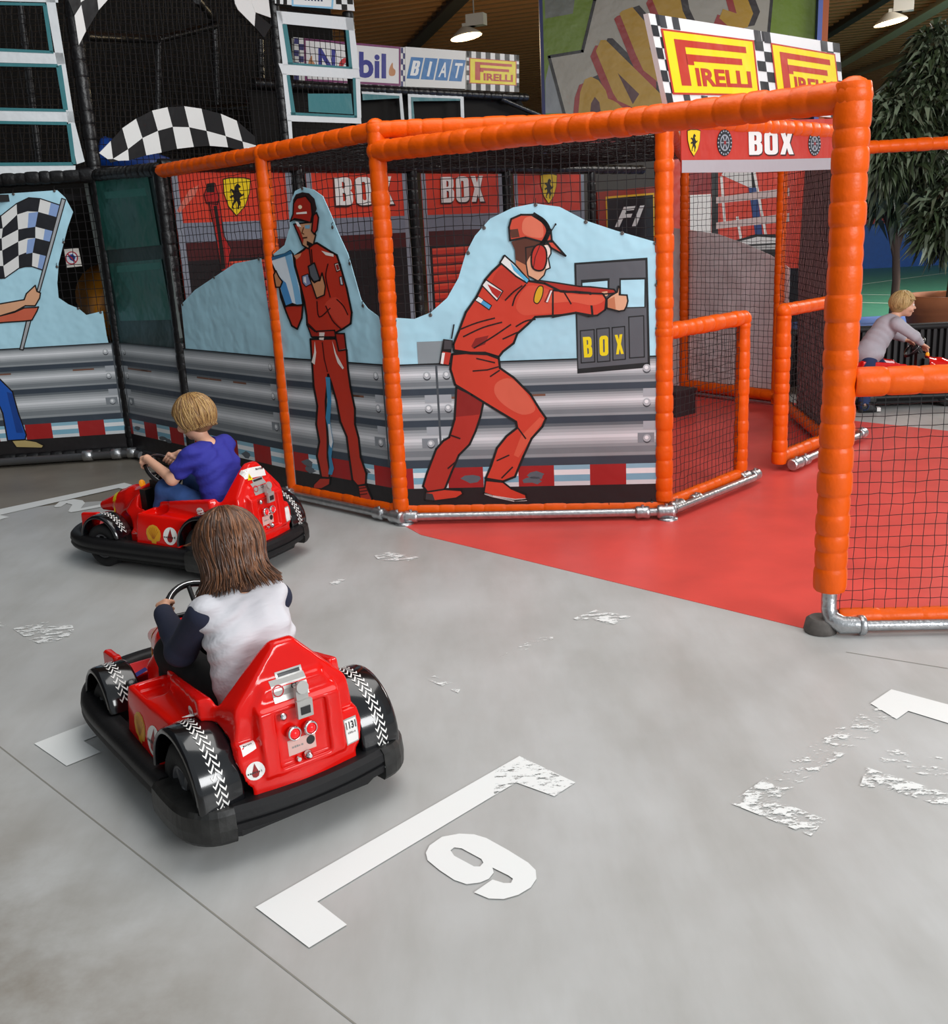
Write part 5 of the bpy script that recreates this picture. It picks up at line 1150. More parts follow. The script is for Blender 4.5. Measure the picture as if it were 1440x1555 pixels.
def tree(name, label, base, trunk_h, crowns, nleaf, leafL, potr=None):
    t = thing(name, label, 'tree', base, 0, 'leafy trees by the court'); z0 = 0
    if potr:
        H = potr[1]; r = potr[0]; mb = MB()
        mb.lathe([(r * .62, 0), (r * .70, H * .1), (r * .88, H * .68), (r * .93, H * .72), (r * .93, H * .76), (r * .99, H * .80), (r, H * .97), (r * .98, H), (r * .88, H), (r * .86, H * .9)], (0, 0, 0), (0, 0, 1), 40, caps=True); mb.build('pot', mat('terracotta', 'a8663f', .75, var=.08), t)
        mb = MB(); mb.lathe([(.01, H * .91), (r * .87, H * .9), (r * .86, H * .88)], (0, 0, 0), (0, 0, 1), 24); mb.build('soil', mat('soil', '3a2a1c', .9), t); z0 = H * .9
    mb = MB(); mb.smooth = True
    mb.tube([(0, 0, z0), (.03, .02, z0 + trunk_h * .5), (-.02, 0, z0 + trunk_h), (.05, .05, z0 + trunk_h * 1.6)], [.07, .06, .055, .03], 8)
    cs = []
    for (cx, cy, cz, rx, rz_) in crowns:
        for k in range(7):
            a = random.uniform(0, 6.28); e = Vector((cx + rx * .7 * math.cos(a), cy + rx * .7 * math.sin(a), cz + rz_ * random.uniform(-.5, .6)))
            st = Vector((0, 0, z0 + trunk_h * random.uniform(.7, 1.3))); mb.tube([st, (st + e) / 2 + Vector((0, 0, .15)), e], [.03, .02, .008], 5)
    mb.build('trunk', mat('bark', '5d4a38', .9), t)
    V = []; Fs = []; M = []
    for i in range(nleaf):
        cx, cy, cz, rx, rz_ = crowns[i % len(crowns)]
        d = rng.normal(size=3); d /= np.linalg.norm(d); rr = rng.uniform(.35, 1.) ** .5
        p = np.array([cx, cy, cz]) + d * rr * np.array([rx, rx, rz_])
        out = np.array([d[0], d[1], -.2 + .5 * d[2]]) + rng.normal(size=3) * .7; out /= np.linalg.norm(out)
        sd = np.cross(out, rng.normal(size=3)); sd /= np.linalg.norm(sd); L_ = leafL * rng.uniform(.7, 1.3); wd = L_ * .11
        b = len(V); mid = p + out * L_ * .5 + np.array([0, 0, .02]); tip = p + out * L_ + np.array([0, 0, -.3 * L_])
        V += [p, mid + sd * wd, mid - sd * wd, tip]; Fs += [(b, b + 1, b + 2), (b + 1, b + 3, b + 2)]; m_ = int(rng.integers(0, 3)); M += [m_, m_]
    me = bpy.data.meshes.new('foliage'); me.from_pydata([tuple(v) for v in V], [], Fs)
    for nm, cc in (('leaf_a', '46563a'), ('leaf_b', '84947a'), ('leaf_c', '2f3b29')): me.materials.append(mat(nm, cc, .4))
    me.polygons.foreach_set('material_index', M); me.update(); o = bpy.data.objects.new('foliage', me); C.objects.link(o); o.parent = t; o['kind'] = 'stuff'
YP = 11.6
pb = on_y(1446, 560, YP); rim = on_y(1440, 447, YP).z
def cr(x, y, Y, rpx, rzpx, base):
    c = on_y(x, y, Y); return (c.x - base[0], c.y - base[1], c.z - base[2], rpx / F_PX * Y, rzpx / F_PX * Y)
b0 = (on_y(1446, 450, YP).x, YP, .003)
tree('potted_tree', 'leafy tree in a terracotta pot at the right edge', b0, 1.0, [cr(1422, 90, YP, 30, 42, b0), cr(1412, 130, YP, 44, 40, b0), cr(1395, 165, YP, 50, 42, b0), cr(1455, 190, YP, 80, 90, b0), cr(1362, 190, YP, 36, 36, b0), cr(1385, 225, YP, 45, 40, b0), cr(1450, 300, YP, 60, 60, b0), cr(1428, 345, YP, 30, 38, b0), cr(1345, 235, YP, 24, 40, b0)], 7500, .21, (.55, rim))
b1 = (on_y(1365, 330, 15).x, 15, .003)
tree('leafy_tree', 'darker leafy tree behind the blue railing', b1, 1.2, [cr(1350, 270, 15, 40, 60, b1), cr(1375, 235, 15, 60, 70, b1), cr(1335, 225, 15, 32, 70, b1), cr(1410, 290, 15, 40, 50, b1)], 3200, .3)
# ================================================================ KARTS
KRED = mat('kart_red', 'dd1109', .13, var=.03, vscale=20, spec=.45)
KBLK = mat('kart_black_gloss', '0e0f12', .16, coat=.5)
RUB = mat('bumper_rubber', '111113', .5, spec=.35, bump=.2, bscale=60, var=.2, vscale=12, dist=.004)
GUARD = mat('scuffed_plastic', '1e1e1d', .45, bump=.3, bscale=50, var=.6, vscale=25, dist=.004)
TYRE = mat('tyre_rubber', '161617', .8); RIM = mat('wheel_rim', '66676a', .5, metal=.3)
CHR = mat('chrome', 'd6d6d8', .15, metal=1.); WHT = mat('sticker_white', 'eceae6', .4); SIL = mat('sticker_silver', 'b4b2ae', .35, metal=.4)
def mir(pts): return pts + [(x, -y, z) for x, y, z in pts]
def kart_body():
    S = SDF((-.68, -.36, .08), (.60, .36, .62), .0065)
    k = .014
    S.hull(mir([(-.57, .22, .13), (-.57, .22, .19), (.34, .2, .13), (.34, .2, .18)]), k)                      # deck
    S.hull(mir([(-.60, .175, .15), (-.62, .02, .15), (-.595, .19, .26), (-.40, .235, .15), (-.38, .235, .28), (-.58, .18, .30), (-.3, .2, .2)]), k)     # rear lower cowl
    S.hull(mir([(-.585, .185, .26), (-.56, .17, .40), (-.54, .028, .545), (-.505, .035, .548), (-.47, .10, .47), (-.40, .2, .36), (-.36, .215, .25), (-.60, .10, .26)]), .02)   # seat-back peak
    S.hull(mir([(-.615, .125, .20), (-.605, .125, .385), (-.50, .11, .42), (-.50, .125, .20)]), .008, rnd=.006)    # rear service panel
    S.hull(mir([(-.59, .16, .42 - .1), (-.575, .09, .44), (-.5, .09, .46), (-.5, .16, .36)]), .02)
    for sg in (1, -1):
        m = lambda pts: [(x, sg * y, z) for x, y, z in pts]
        S.hull(m([(-.33, .13, .13), (.03, .13, .13), (.04, .285, .13), (-.30, .30, .13), (-.34, .26, .30), (.015, .275, .315), (.0, .13, .32), (-.34, .13, .31)]), k)   # side pod
        S.hull(m([(-.46, .13, .2), (-.02, .12, .2), (-.02, .185, .2), (-.46, .225, .2), (-.42, .225, .395), (-.32, .215, .36), (-.06, .18, .355), (-.02, .13, .345), (-.46, .15, .41)]), .02)  # cockpit shoulder
        S.hull(m([(.0, .12, .13), (.0, .19, .15), (.30, .20, .14), (.36, .08, .2), (.17, .10, .36), (.20, .10, .34), (.17, .175, .2), (.0, .18, .2)]), .02)
        S.hull(m([(.36, .165, .14), (.50, .165, .14), (.50, .205, .14), (.36, .205, .14), (.38, .17, .265), (.50, .17, .255), (.50, .2, .255), (.38, .2, .265)]), .006, rnd=.005)  # wing end plate
        S.hull(m([(-.12, .175, .285), (-.01, .165, .285), (-.005, .255, .285), (-.12, .255, .285), (-.12, .175, .4), (-.01, .165, .4), (-.005, .255, .4), (-.12, .255, .4)]), .006, sub=True, rnd=.006)  # tray
        S.hull(m([(-.66, .13, .305), (-.565, .13, .305), (-.66, .25, .305), (-.555, .25, .305), (-.66, .13, .40), (-.575, .13, .40), (-.66, .25, .40), (-.565, .25, .40)]), .006, sub=True, rnd=.006)  # rear ledge
        S.cone((-.43, sg * .19, .17), (-.43, sg * .4, .17), .168, .168, .006, True)   # wheel cut-outs
        S.cone((.28, sg * .165, .145), (.28, sg * .4, .145), .132, .132, .006, True)
    S.hull(mir([(.36, .20, .14), (.50, .20, .14), (.50, .2, .18), (.36, .2, .19)]), k)                        # wing
    S.hull(mir([(.16, .10, .15), (.42, .05, .17), (.16, .12, .28), (.16, .08, .385), (.16, .03, .40), (.38, .055, .30), (.37, .02, .33), (.38, .07, .2)]), .02)   # nose
    S.cone((.525, 0, .245), (.28, 0, .295), .028, .082, .03)
    # cockpit opening
    S.hull(mir([(-.42, .125, .17), (.16, .11, .17), (-.52, .25, .66), (.155, .16, .66), (-.42, .14, .3)]), .012, True, .02)
    # recess with the lights
    S.hull(mir([(-.66, .078, .215), (-.598, .078, .215), (-.66, .078, .375), (-.59, .078, .375)]), .004, True, .004)
    return S
kart0 = thing('go_kart', 'red electric go kart driven by the child in the white shirt, nearest the camera', 'go kart', group='red go karts')
body = sdf_obj('body', kart_body(), KRED, kart0, 1)
me_ = body.data
BVH = BVHTree.FromPolygons([v.co[:] for v in me_.vertices], [tuple(p.vertices) for p in me_.polygons])
# bumper ring
def bump_path(y_end):
    half = [(-.335, .30), (.10, .305), (.30, .30), (.42, .275), (.52, .22), (.585, .13), (.605, .04)]
    pts = [(x, y) for x, y in half] + [(x, -y) for x, y in half[::-1]]
    return [(p.x, p.y) for p in catmull([(a, b, 0) for a, b in pts], False, 4)]
prof = [(-.035, .085), (.020, .082), (.034, .092), (.04, .106), (.033, .114), (.033, .12), (.04, .128), (.036, .150), (.022, .164), (-.035, .162)]
# path runs left side -> nose -> right side (clockwise), so outward is on the left of travel: mirror the profile
mb = MB(); mb.smooth = True; mb.sweep(bump_path(0), [(-u, z) for u, z in prof][::-1], False, None, True); mb.build('bumper', RUB, kart0)
rp = [(-.585, -.235), (-.605, -.12), (-.612, 0), (-.605, .12), (-.585, .235)]
rp = [(p.x, p.y) for p in catmull([(a, b, 0) for a, b in rp], False, 4)]
mb = MB(); mb.sweep(rp, [(-u, z) for u, z in [(-.03, .088), (.03, .086), (.042, .094), (.044, .116), (.037, .119), (.037, .125), (.044, .128), (.042, .150), (.028, .163), (-.03, .163)]][::-1], False, None, False); mb.build('rear_bumper', RUB, kart0)
for sg in (1, -1):
    pth = [(-.345, .312), (-.45, .315), (-.53, .308), (-.578, .275), (-.592, .225)]
    pth = [(p.x, p.y * sg) for p in catmull([(a, b, 0) for a, b in pth], False, 4)]
    pf = [(-.03, .07), (.034, .066), (.042, .078), (.044, .11), (.04, .15), (.03, .163), (-.03, .163)]
    mb = MB(); mb.sweep(pth, pf if sg > 0 else [(-u, z) for u, z in pf][::-1], False)
    g_ = mb.build('corner_guard', GUARD, kart0)
    mb = MB(); mb.lathe([(.006, 0), (.009, .001), (.009, .004), (.005, .005)], (-.628, .24 * sg, .11), (-1, .2 * sg, 0), 10); mb.build('bolt', STEEL, g_)
# fenders, treads, wheels
def fender(cx, cz, R, y0, y1, a0, a1, sg, nm='fender'):
    mb = MB(); mb.smooth = True; N = 22
    pr_ = [(y0, R - .004), (y0 + .008, R), (y1 - .018, R), (y1 - .006, R - .004), (y1, R - .014), (y1 - .006, R - .02), (y1 - .02, R - .014), (y0, R - .016)]
    vs = []; M = len(pr_)
    for i in range(N + 1):
        a = math.radians(a0 + (a1 - a0) * i / N)
        for y, r in pr_: vs.append((cx + r * math.cos(a), y * sg, cz + r * math.sin(a)))
    fs = []
    for i in range(N):
        for k in range(M):
            l = (k + 1) % M; q = (i * M + k, i * M + l, (i + 1) * M + l, (i + 1) * M + k); fs.append(q if sg < 0 else q[::-1])
    mb.add(vs, fs, None, True); o = mb.build(nm, KBLK, kart0)
    mb = MB(); yc_ = (y0 + y1) / 2; n = int(math.radians(abs(a1 - a0)) * R / .021)
    for i in range(2, n - 1):
        for s_ in (-1, 1):
            a = math.radians(a0 + (a1 - a0) * (i + (.5 if s_ > 0 else 0)) / n); da = .017 / R
            P_ = lambda aa, y: (cx + (R + .0015) * math.cos(aa), (yc_ + y) * sg, cz + (R + .0015) * math.sin(aa))
            mb.add([P_(a, 0), P_(a + da * .45, 0), P_(a + da * 1.5, s_ * .013), P_(a + da * 1.05, s_ * .013)], [(0, 1, 2, 3)])
            mb.add([P_(a + da * 1.0, s_ * .013), P_(a + da * 1.5, s_ * .013), P_(a + da * .9, s_ * .018), P_(a + da * .6, s_ * .018)], [(0, 1, 2, 3)])
    mb.build('tread_print', WHT, o); return o
def wheel(cx, cz, r, y0, y1, sg):
    w_ = y1 - y0; mb = MB()
    mb.lathe([(r * .55, 0), (r * .85, -.002), (r, w_ * .15), (r * 1.0, w_ * .85), (r * .85, w_), (r * .6, w_), (r * .56, w_ * .8)], (cx, y0 * sg, cz), (0, sg, 0), 28); o = mb.build('wheel', TYRE, kart0)
    mb = MB(); mb.lathe([(r * .2, w_ * .6), (r * .58, w_ * .7), (r * .58, w_ * .93), (r * .5, w_ * .95), (r * .46, w_ * .78)], (cx, y0 * sg, cz), (0, sg, 0), 24, caps=False)
    for k in range(6):
        a = k * math.pi / 3; c_ = Vector((cx + r * .32 * math.cos(a), (y0 + w_ * .84) * sg, cz + r * .32 * math.sin(a)))
        mb.box(c_, (r * .4, .02, r * .13), Matrix.Rotation(-a, 3, 'Y'))
    mb.lathe([(r * .16, w_ * .7), (r * .16, w_ * .95), (r * .1, w_ * 1.0)], (cx, y0 * sg, cz), (0, sg, 0), 12); mb.build('rim', RIM, o)
for sg in (1, -1):
    fender(-.43, .17, .17, .185, .315, 195, 2, sg); wheel(-.43, .145, .142, .20, .298, sg)
    fender(.28, .15, .132, .185, .30, 172, -5, sg); wheel(.28, .115, .112, .20, .285, sg)
# underbody
mb = MB(); mb.poly([Vector((x, y, .13)) for x, y in [(-.58, .2), (-.54, .27), (.3, .275), (.46, .22), (.56, .1), (.56, -.1), (.46, -.22), (.3, -.275), (-.54, -.27), (-.58, -.2)]], Vector((0, 0, 1)), .085); mb.build('underbody', mat('chassis_black', '141415', .7), kart0)
# inside of cockpit
mb = MB(); mb.box((-.15, 0, .168), (.5, .2, .012)); mb.box((.142, 0, .275), (.04, .18, .21)); mb.box((.11, 0, .32), (.06, .07, .2)); mb.build('cockpit_liner', mat('cockpit_black', '0d0d0e', .5), kart0)
S = SDF((-.5, -.18, .12), (-.1, .18, .5), .008); S.hull(mir([(-.42, .115, .16), (-.16, .115, .16), (-.16, .12, .195), (-.42, .12, .205), (-.455, .12, .4), (-.475, .10, .42), (-.43, .11, .38), (-.40, .12, .22)]), .02, rnd=.02)
sdf_obj('seat', S, mat('cockpit_black', '0d0d0e', .5), kart0)
WC, WN, WR = Vector((.065, 0, .47)), Vector((-.72, 0, .69)).normalized(), .098     # steering wheel
wu = Vector((0, 1, 0)); wv = WN.cross(wu).normalized()
def wheel_pt(a): return WC + (wu * math.cos(a) + wv * math.sin(a)) * WR
mb = MB(); mb.tube([wheel_pt(2 * math.pi * k / 36) for k in range(36)], .0115, 10, closed=True); st_ = mb.build('steering_wheel', mat('grip_black', '141415', .35), kart0)
mb = MB(); mb.tube([wheel_pt(2 * math.pi * k / 36) * 1. + WN * .0112 for k in range(36)], .0022, 5, closed=True); mb.build('chrome_ring', CHR, st_)
mb = MB()
for a in (0, math.pi, -math.pi / 2): mb.tube([WC - WN * .012, wheel_pt(a)], .008, 6)
mb.lathe([(.03, -.02), (.034, -.01), (.03, .004), (.01, .006)], WC, WN, 16); mb.build('wheel_spokes', mat('spoke_black', '222224', .3), st_)
mb = MB(); mb.tube([WC - WN * .01, WC - WN * .12 + Vector((0, 0, -.03))], .022, 10); mb.build('steering_column', KBLK, kart0)
mb = MB(); mb.lathe([(.014, 0), (.016, .004), (.016, .022), (.010, .032), (.003, .035)], (.19, .035, .385), (0, .2, 1), 12); mb.build('beacon', mat('amber_lamp', 'f29a1c', .2, emit=.35), kart0)

def decal(parent, name, c, d, up, loops, m, lift=.0012, back=.15):
    """flat sticker laid on the body: c centre, d direction of view, loops of 2-D points in metres"""
    d = Vector(d).normalized(); r = d.cross(Vector(up)).normalized(); u = r.cross(d); c = Vector(c); vs = []
    fs = loops[1]
    for x, y in loops[0]:
        o = c + r * x + u * y - d * back
        h = BVH.ray_cast(o, d, .4)
        p = h[0] if h[0] is not None else c + r * x + u * y
        vs.append(p - d * lift)
    a, b, c_ = (vs[i] for i in fs[0][:3])
    if (b - a).cross(c_ - a).dot(d) > 0: fs = [f[::-1] for f in fs]
    mb = MB(); mb.add(vs, fs); return mb.build(name, m, parent)
def rect2(w_, h_, nx=4, ny=4):
    vs = [(-w_ / 2 + w_ * i / nx, -h_ / 2 + h_ * j / ny) for j in range(ny + 1) for i in range(nx + 1)]
    return vs, [(j * (nx + 1) + i, j * (nx + 1) + i + 1, (j + 1) * (nx + 1) + i + 1, (j + 1) * (nx + 1) + i) for j in range(ny) for i in range(nx)]
def disc2(r, n=20, sx=1., sy=1.): 
    return [(0, 0)] + [(r * k_ * sx * math.cos(2 * math.pi * k / n), r * k_ * sy * math.sin(2 * math.pi * k / n)) for k_ in (.5, 1.) for k in range(n)], [(0, 1 + k, 1 + (k + 1) % n) for k in range(n)] + [(1 + k, 1 + n + k, 1 + n + (k + 1) % n, 1 + (k + 1) % n) for k in range(n)]
def poly2(pts):
    tr = tessellate_polygon([[Vector((x, y, 0)) for x, y in pts]]); return pts, [tuple(t) for t in tr]
def bars2(w_, h_, n):
    rb = random.Random(n); vs = []; fs = []; x = -w_ / 2; step = w_ / n
    for k in range(n):
        ww = step * rb.uniform(.45, .85); hh = h_ * rb.uniform(.6, 1); b = len(vs)
        vs += [(x, -h_ / 2), (x + ww, -h_ / 2), (x + ww, -h_ / 2 + hh), (x, -h_ / 2 + hh)]; fs.append((b, b + 1, b + 2, b + 3)); x += step
    return vs, fs
def text2(s_, w_, h_, weight=.02): vs, fs = letters(s_, weight); return [((u - .5) * w_, (v - .5) * h_) for u, v in vs], fs
DR = mat('drop_red', '8c1a1c', .4); INK = mat('sticker_ink', '1c1c1e', .4); GREYI = mat('sticker_grey', '8f8d8a', .4)
def drop_logo(par, c, d, up, r):
    o = decal(par, 'drop_sticker', c, d, up, disc2(r), WHT)
    decal(o, 'drop_mark', c, d, up, poly2([(0, r * .85), (r * .2, r * .3), (r * .42, -.25 * r), (r * .3, -.6 * r), (0, -.72 * r), (-r * .3, -.6 * r), (-r * .42, -.25 * r), (-r * .2, r * .3)]), DR, .0020)
    decal(o, 'drop_text', Vector(c) + Vector((0, 0, -.1 * r)), d, up, bars2(r * 1.7, r * .24, 7), INK, .0028)
def shell_logo(par, c, d, up, r):
    fan = [(0.30 * r, -r * .95), (.34 * r, -.72 * r), (.8 * r, -.6 * r), (r, .0), (.9 * r, .45 * r), (.5 * r, .85 * r), (0, r), (-.5 * r, .85 * r), (-.9 * r, .45 * r), (-r, 0), (-.8 * r, -.6 * r), (-.34 * r, -.72 * r), (-.3 * r, -r * .95)]
    o = decal(par, 'shell_sticker', c, d, up, poly2([(x * 1.14, y * 1.12) for x, y in fan]), mat('shell_rim', 'd9a23a', .4)); decal(o, 'shell_mark', c, d, up, poly2(fan), mat('shell_yellow', 'e0a01c', .4), .002)
    for k in range(-3, 4):
        a = k * .36; x, y = math.sin(a) * r * .85, math.cos(a) * r * .85
        decal(o, 'shell_rib', c, d, up, poly2([(-.0015 + .1 * x, -.55 * r), (.0015 + .1 * x, -.55 * r), (x + .0015, y), (x - .0015, y)]), mat('shell_line', 'b5641a', .4), .0028)
X, Y_, Zz = Vector((1, 0, 0)), Vector((0, 1, 0)), Vector((0, 0, 1))
for sg in (1, -1):
    dv = (0, -sg, -.05)
    shell_logo(kart0, (-.095, .28 * sg, .215), dv, Zz, .044); drop_logo(kart0, (-.205, .28 * sg, .215), dv, Zz, .044)
    o = decal(kart0, 'oval_sticker', (-.355, .24 * sg, .348), (0, -sg, -.35), Zz, disc2(.019, 18, 1.3, .8), WHT); decal(o, 'oval_mark', (-.355, .24 * sg, .348), (0, -sg, -.35), Zz, bars2(.034, .012, 4), mat('sticker_red', 'b3262a', .4), .002)
    decal(kart0, 'side_lettering', (.10, .2 * sg, .18), dv, Zz, bars2(.07, .011, 8), GREYI)
    decal(kart0, 'nose_sticker', (.34, .13 * sg, .2), (0, -.3 * sg, -1), X * -1, rect2(.05, .03), mat('sticker_blue', '3a3f8c', .4))
sv = [(-.012, 0), (.012, 0)]
vs = [(x, y) for y in np.linspace(-.066, .066, 31) for x in (-.02, -.007, .007, .02)]
o = decal(kart0, 'nose_stripe', (.395, 0, .36), (-.1, 0, -1), X, ([(y, x) for x, y in vs], [(4 * i + k, 4 * i + k + 1, 4 * i + k + 5, 4 * i + k + 4) for i in range(30) for k in range(3)]), mat('stripe_yellow', 'f0d80e', .35), .004)
# rear fittings: latch, lights, plates
BK_ = Vector((1, 0, 0))
def rear(y, z): return Vector((-.615, y, z))
o = decal(kart0, 'rating_plate', rear(.015, .435), (1, 0, -.25), Zz, rect2(.105, .062), SIL)
decal(o, 'rating_ring', rear(.05, .435), (1, 0, -.25), Zz, ([(.017 * k * math.cos(a), .017 * k * math.sin(a)) for a in np.linspace(0, 2 * math.pi, 21)[:-1] for k in (.78, 1.)], [(2 * i, 2 * i + 1, (2 * i + 3) % 40, (2 * i + 2) % 40) for i in range(20)]), mat('sticker_red', 'b3262a', .4), .002)
decal(o, 'rating_text', rear(.0, .437), (1, 0, -.25), Zz, text2('CE', .022, .014), INK, .002)
o2 = decal(kart0, 'rating_plate', rear(.005, .478), (1, 0, -.3), Zz, rect2(.08, .02), SIL, .0016); decal(o2, 'rating_bar', rear(.005, .478), (1, 0, -.3), Zz, rect2(.066, .010), INK, .0024)
mb = MB(); mb.box((-.612, 0, .412), (.014, .036, .05)); mb.box((-.624, 0, .375), (.012, .046, .05)); mb.lathe([(.018, 0), (.018, .008)], (-.618, 0, .435), (-1, 0, .2), 14); la = mb.build('latch', SIL, kart0)
mb = MB(); mb.box((-.6315, .0, .372), (.003, .028, .022)); mb.build('latch_slot', INK, la)
for y in (.032, -.018):
    mb = MB(); mb.lathe([(.013, 0), (.021, .004), (.021, .012), (.016, .018), (.0155, .012)], (-.603, y, .305), (-1, 0, .1), 20, caps=False); tl = mb.build('tail_light', CHR, kart0)
    mb = MB(); mb.sphere((-.612, y, .306), .014, 12, 8); mb.build('light_lens', mat('lens_red', 'e0161c', .2, emit=.6), tl)
o = decal(kart0, 'notice_plate', rear(.005, .258), BK_, Zz, rect2(.085, .045), mat('plate_pink', 'd9b0a8', .4)); decal(o, 'notice_text', rear(.018, .258), BK_, Zz, bars2(.035, .006, 5), GREYI, .002); decal(o, 'notice_mark', rear(-.022, .262), BK_, Zz, disc2(.013), INK, .002)
mb = MB(); mb.lathe([(.012, 0), (.014, .004), (.011, .014), (.005, .02)], (-.603, -.005, .225), (-1, 0, .1), 14); mb.lathe([(.006, 0), (.006, .012)], (-.603, .025, .225), (-1, 0, 0), 10); mb.build('key_lock', CHR, kart0)
mb = MB(); mb.lathe([(.011, 0), (.011, .003), (.005, .008)], (-.607, .057, .362), (-1, 0, .1), 14); mb.build('rear_button', CHR, kart0)
drop_logo(kart0, rear(.152, .232), (1, -.1, 0), Zz, .026)
o = decal(kart0, 'ledge_label', (-.582, .156, .305), (.02, 0, -1), X, rect2(.04, .018), WHT, .0016, .03); decal(o, 'ledge_text', (-.582, .156, .305), (.02, 0, -1), X, bars2(.026, .004, 6), INK, .0024, .03)
o = decal(kart0, 'rear_label', rear(-.153, .244), (1, .1, 0), Zz, rect2(.038, .068), WHT, .0016); decal(o, 'label_border', rear(-.153, .244), (1, .1, 0), Zz, rect2(.044, .076), SIL, .0009)

# copies for the other two karts, before each gets its own extras
kart1 = copy_tree(kart0); kart1['label'] = 'red electric go kart with warning sticker, driven by the boy in blue'
kart2 = copy_tree(kart0); kart2['label'] = 'red electric go kart behind the orange fence with the boy in grey standing in it'
o = decal(kart0, 'number_label', rear(-.153, .262), (1, .1, 0), Zz, text2('1131', .033, .022, .03), INK, .003); decal(kart0, 'number_text', rear(-.153, .240), (1, .1, 0), Zz, bars2(.026, .006, 5), GREYI, .003)
o = decal(kart1, 'warning_sticker', (-.55, .01, .50), (1, -.25, -.45), Zz, rect2(.15, .05, 8, 4), WHT, .0025)
decal(o, 'warning_triangle', (-.55, .055, .485), (1, -.25, -.45), Zz, poly2([(-.018, -.016), (.018, -.016), (0, .018)]), mat('stripe_yellow', 'f0d80e', .35), .004); decal(o, 'warning_bolt', (-.55, .055, .482), (1, -.25, -.45), Zz, poly2([(-.002, -.01), (.006, .0), (.001, .0), (.003, .011), (-.005, -.001), (0, -.001)]), INK, .005); decal(o, 'warning_text', (-.55, -.03, .51), (1, -.25, -.45), Zz, bars2(.06, .010, 6), INK, .004)
KP = [((-.860, 3.016), 126.8), ((-1.56, 5.18), 152.5), ((3.74, 8.62), -4)]
for kt, (p_, a_) in zip((kart0, kart1, kart2), KP):
    kt.location = (p_[0], p_[1], .002); kt.rotation_euler = (0, 0, math.radians(a_))
# ================================================================ CHILDREN
SKIN = mat('skin', 'd9a283', .5, var=.04, vscale=30); SKIN2 = mat('skin_fair', 'e0ac90', .5, var=.04, vscale=30)
def rot_to(z_axis, x_hint=(1, 0, 0)):
    z = Vector(z_axis).normalized(); x = (Vector(x_hint) - z * Vector(x_hint).dot(z)).normalized(); y = z.cross(x)
    return Matrix((x, y, z)).transposed()
def head(S, c, fwd, up, s=1.):
    """skull, jaw, nose, ears, brow; fwd = where the face looks"""
    f = Vector(fwd).normalized(); u = (Vector(up) - f * Vector(up).dot(f)).normalized(); r = f.cross(u); c = Vector(c)
    R = Matrix((f, -r, u)).transposed(); P_ = lambda a, b, d: c + (f * a + r * b + u * d) * s
    S.ell(P_(-.008, 0, .018), (.088 * s, .072 * s, .082 * s), .02, R)
    S.ell(P_(.022, 0, -.032), (.058 * s, .055 * s, .062 * s), .03, R)
    S.cone(P_(.055, 0, -.075), P_(.04, 0, -.06), .018 * s, .03 * s, .02)
    S.cone(P_(.079, 0, .0), P_(.092, 0, -.022), .006 * s, .010 * s, .008)
    for b in (-1, 1):
        S.ell(P_(.06, b * .042, -.028), (.022 * s, .02 * s, .02 * s), .015, R)
        S.ell(P_(.082, b * .028, .004), (.014 * s, .014 * s, .009 * s), .006, R, True)
        S.ell(P_(-.008, b * .071, -.012), (.017 * s, .008 * s, .024 * s), .006, R)
    S.cone(P_(.082, -.016, -.050), P_(.082, .016, -.050), .006 * s, .006 * s, .006)
    return R, P_
def face(parent, P_, s):
    mb = MB()
    for b in (-1, 1): mb.sphere(P_(.074, b * .028, .004), .0095 * s, 10, 8)
    mb.build('eyes', mat('eye_white', 'e9e4de', .3), parent)
    mb = MB()
    for b in (-1, 1): mb.sphere(P_(.0815, b * .028, .003), .0045 * s, 8, 6)
    mb.build('pupils', mat('eye_dark', '2a221c', .3), parent)
def grip(S, wrist, ring, tang, out, rr, sg):
    """closed hand: palm beside a tube at ring with direction tang, fingers wrapped round it; out = from tube to palm"""
    t = Vector(tang).normalized(); o = Vector(out); o = (o - t * o.dot(t)).normalized(); n = t.cross(o); ring = Vector(ring); fr = .0068
    pc = ring + o * (rr + .013)
    S.cone(wrist, pc, .017, .017, .012)
    for q in (-.018, 0, .018): S.cone(pc + t * q - n * .008, pc + t * q + n * .018 - o * .004, .0125, .010, .006)
    R0 = rr + fr * .9
    for i, q in enumerate((-.0235, -.0078, .0078, .0235)):
        ln = (190, 215, 205, 170)[i]; pts = []
        for k in range(7):
            a = math.radians(20 + ln * k / 6); pts.append(ring + t * q + (o * math.cos(a) + n * math.sin(a)) * (R0 + .001))
        S.chain(pts, [fr * (1.05 - .03 * k) for k in range(7)], .0015)
    pts = []
    for k in range(5):
        a = math.radians(-15 - 100 * k / 4); pts.append(ring - t * sg * (.020 + .006 * k / 4) + (o * math.cos(a) + n * math.sin(a)) * (R0 + .003))
    S.chain([pc - t * sg * .012 - n * .01] + pts, [.011, .0085, .008, .0078, .0072, .0065], .003)
def open_hand(S, wrist, d, side, nrm, s=1.):
    d = Vector(d).normalized(); sd = (Vector(side) - d * Vector(side).dot(d)).normalized(); n = Vector(nrm); w = Vector(wrist)
    for q in (-.02, -.007, .007, .02): S.cone(w + sd * q * .5, w + d * .05 + sd * q, .011, .010, .008)
    for q, L_ in ((-.022, .036), (-.008, .044), (.007, .042), (.021, .032)):
        b = w + d * .052 + sd * q; m = b + d * L_ * .5 + sd * q * .25 - n * .006; S.chain([b, m, m + d * L_ * .45 - n * .014], [.0082, .0075, .0062], .002)
    b = w + d * .016 + sd * .022; S.chain([b, b + sd * .022 + d * .014, b + sd * .03 + d * .034], [.010, .0082, .0068], .004)
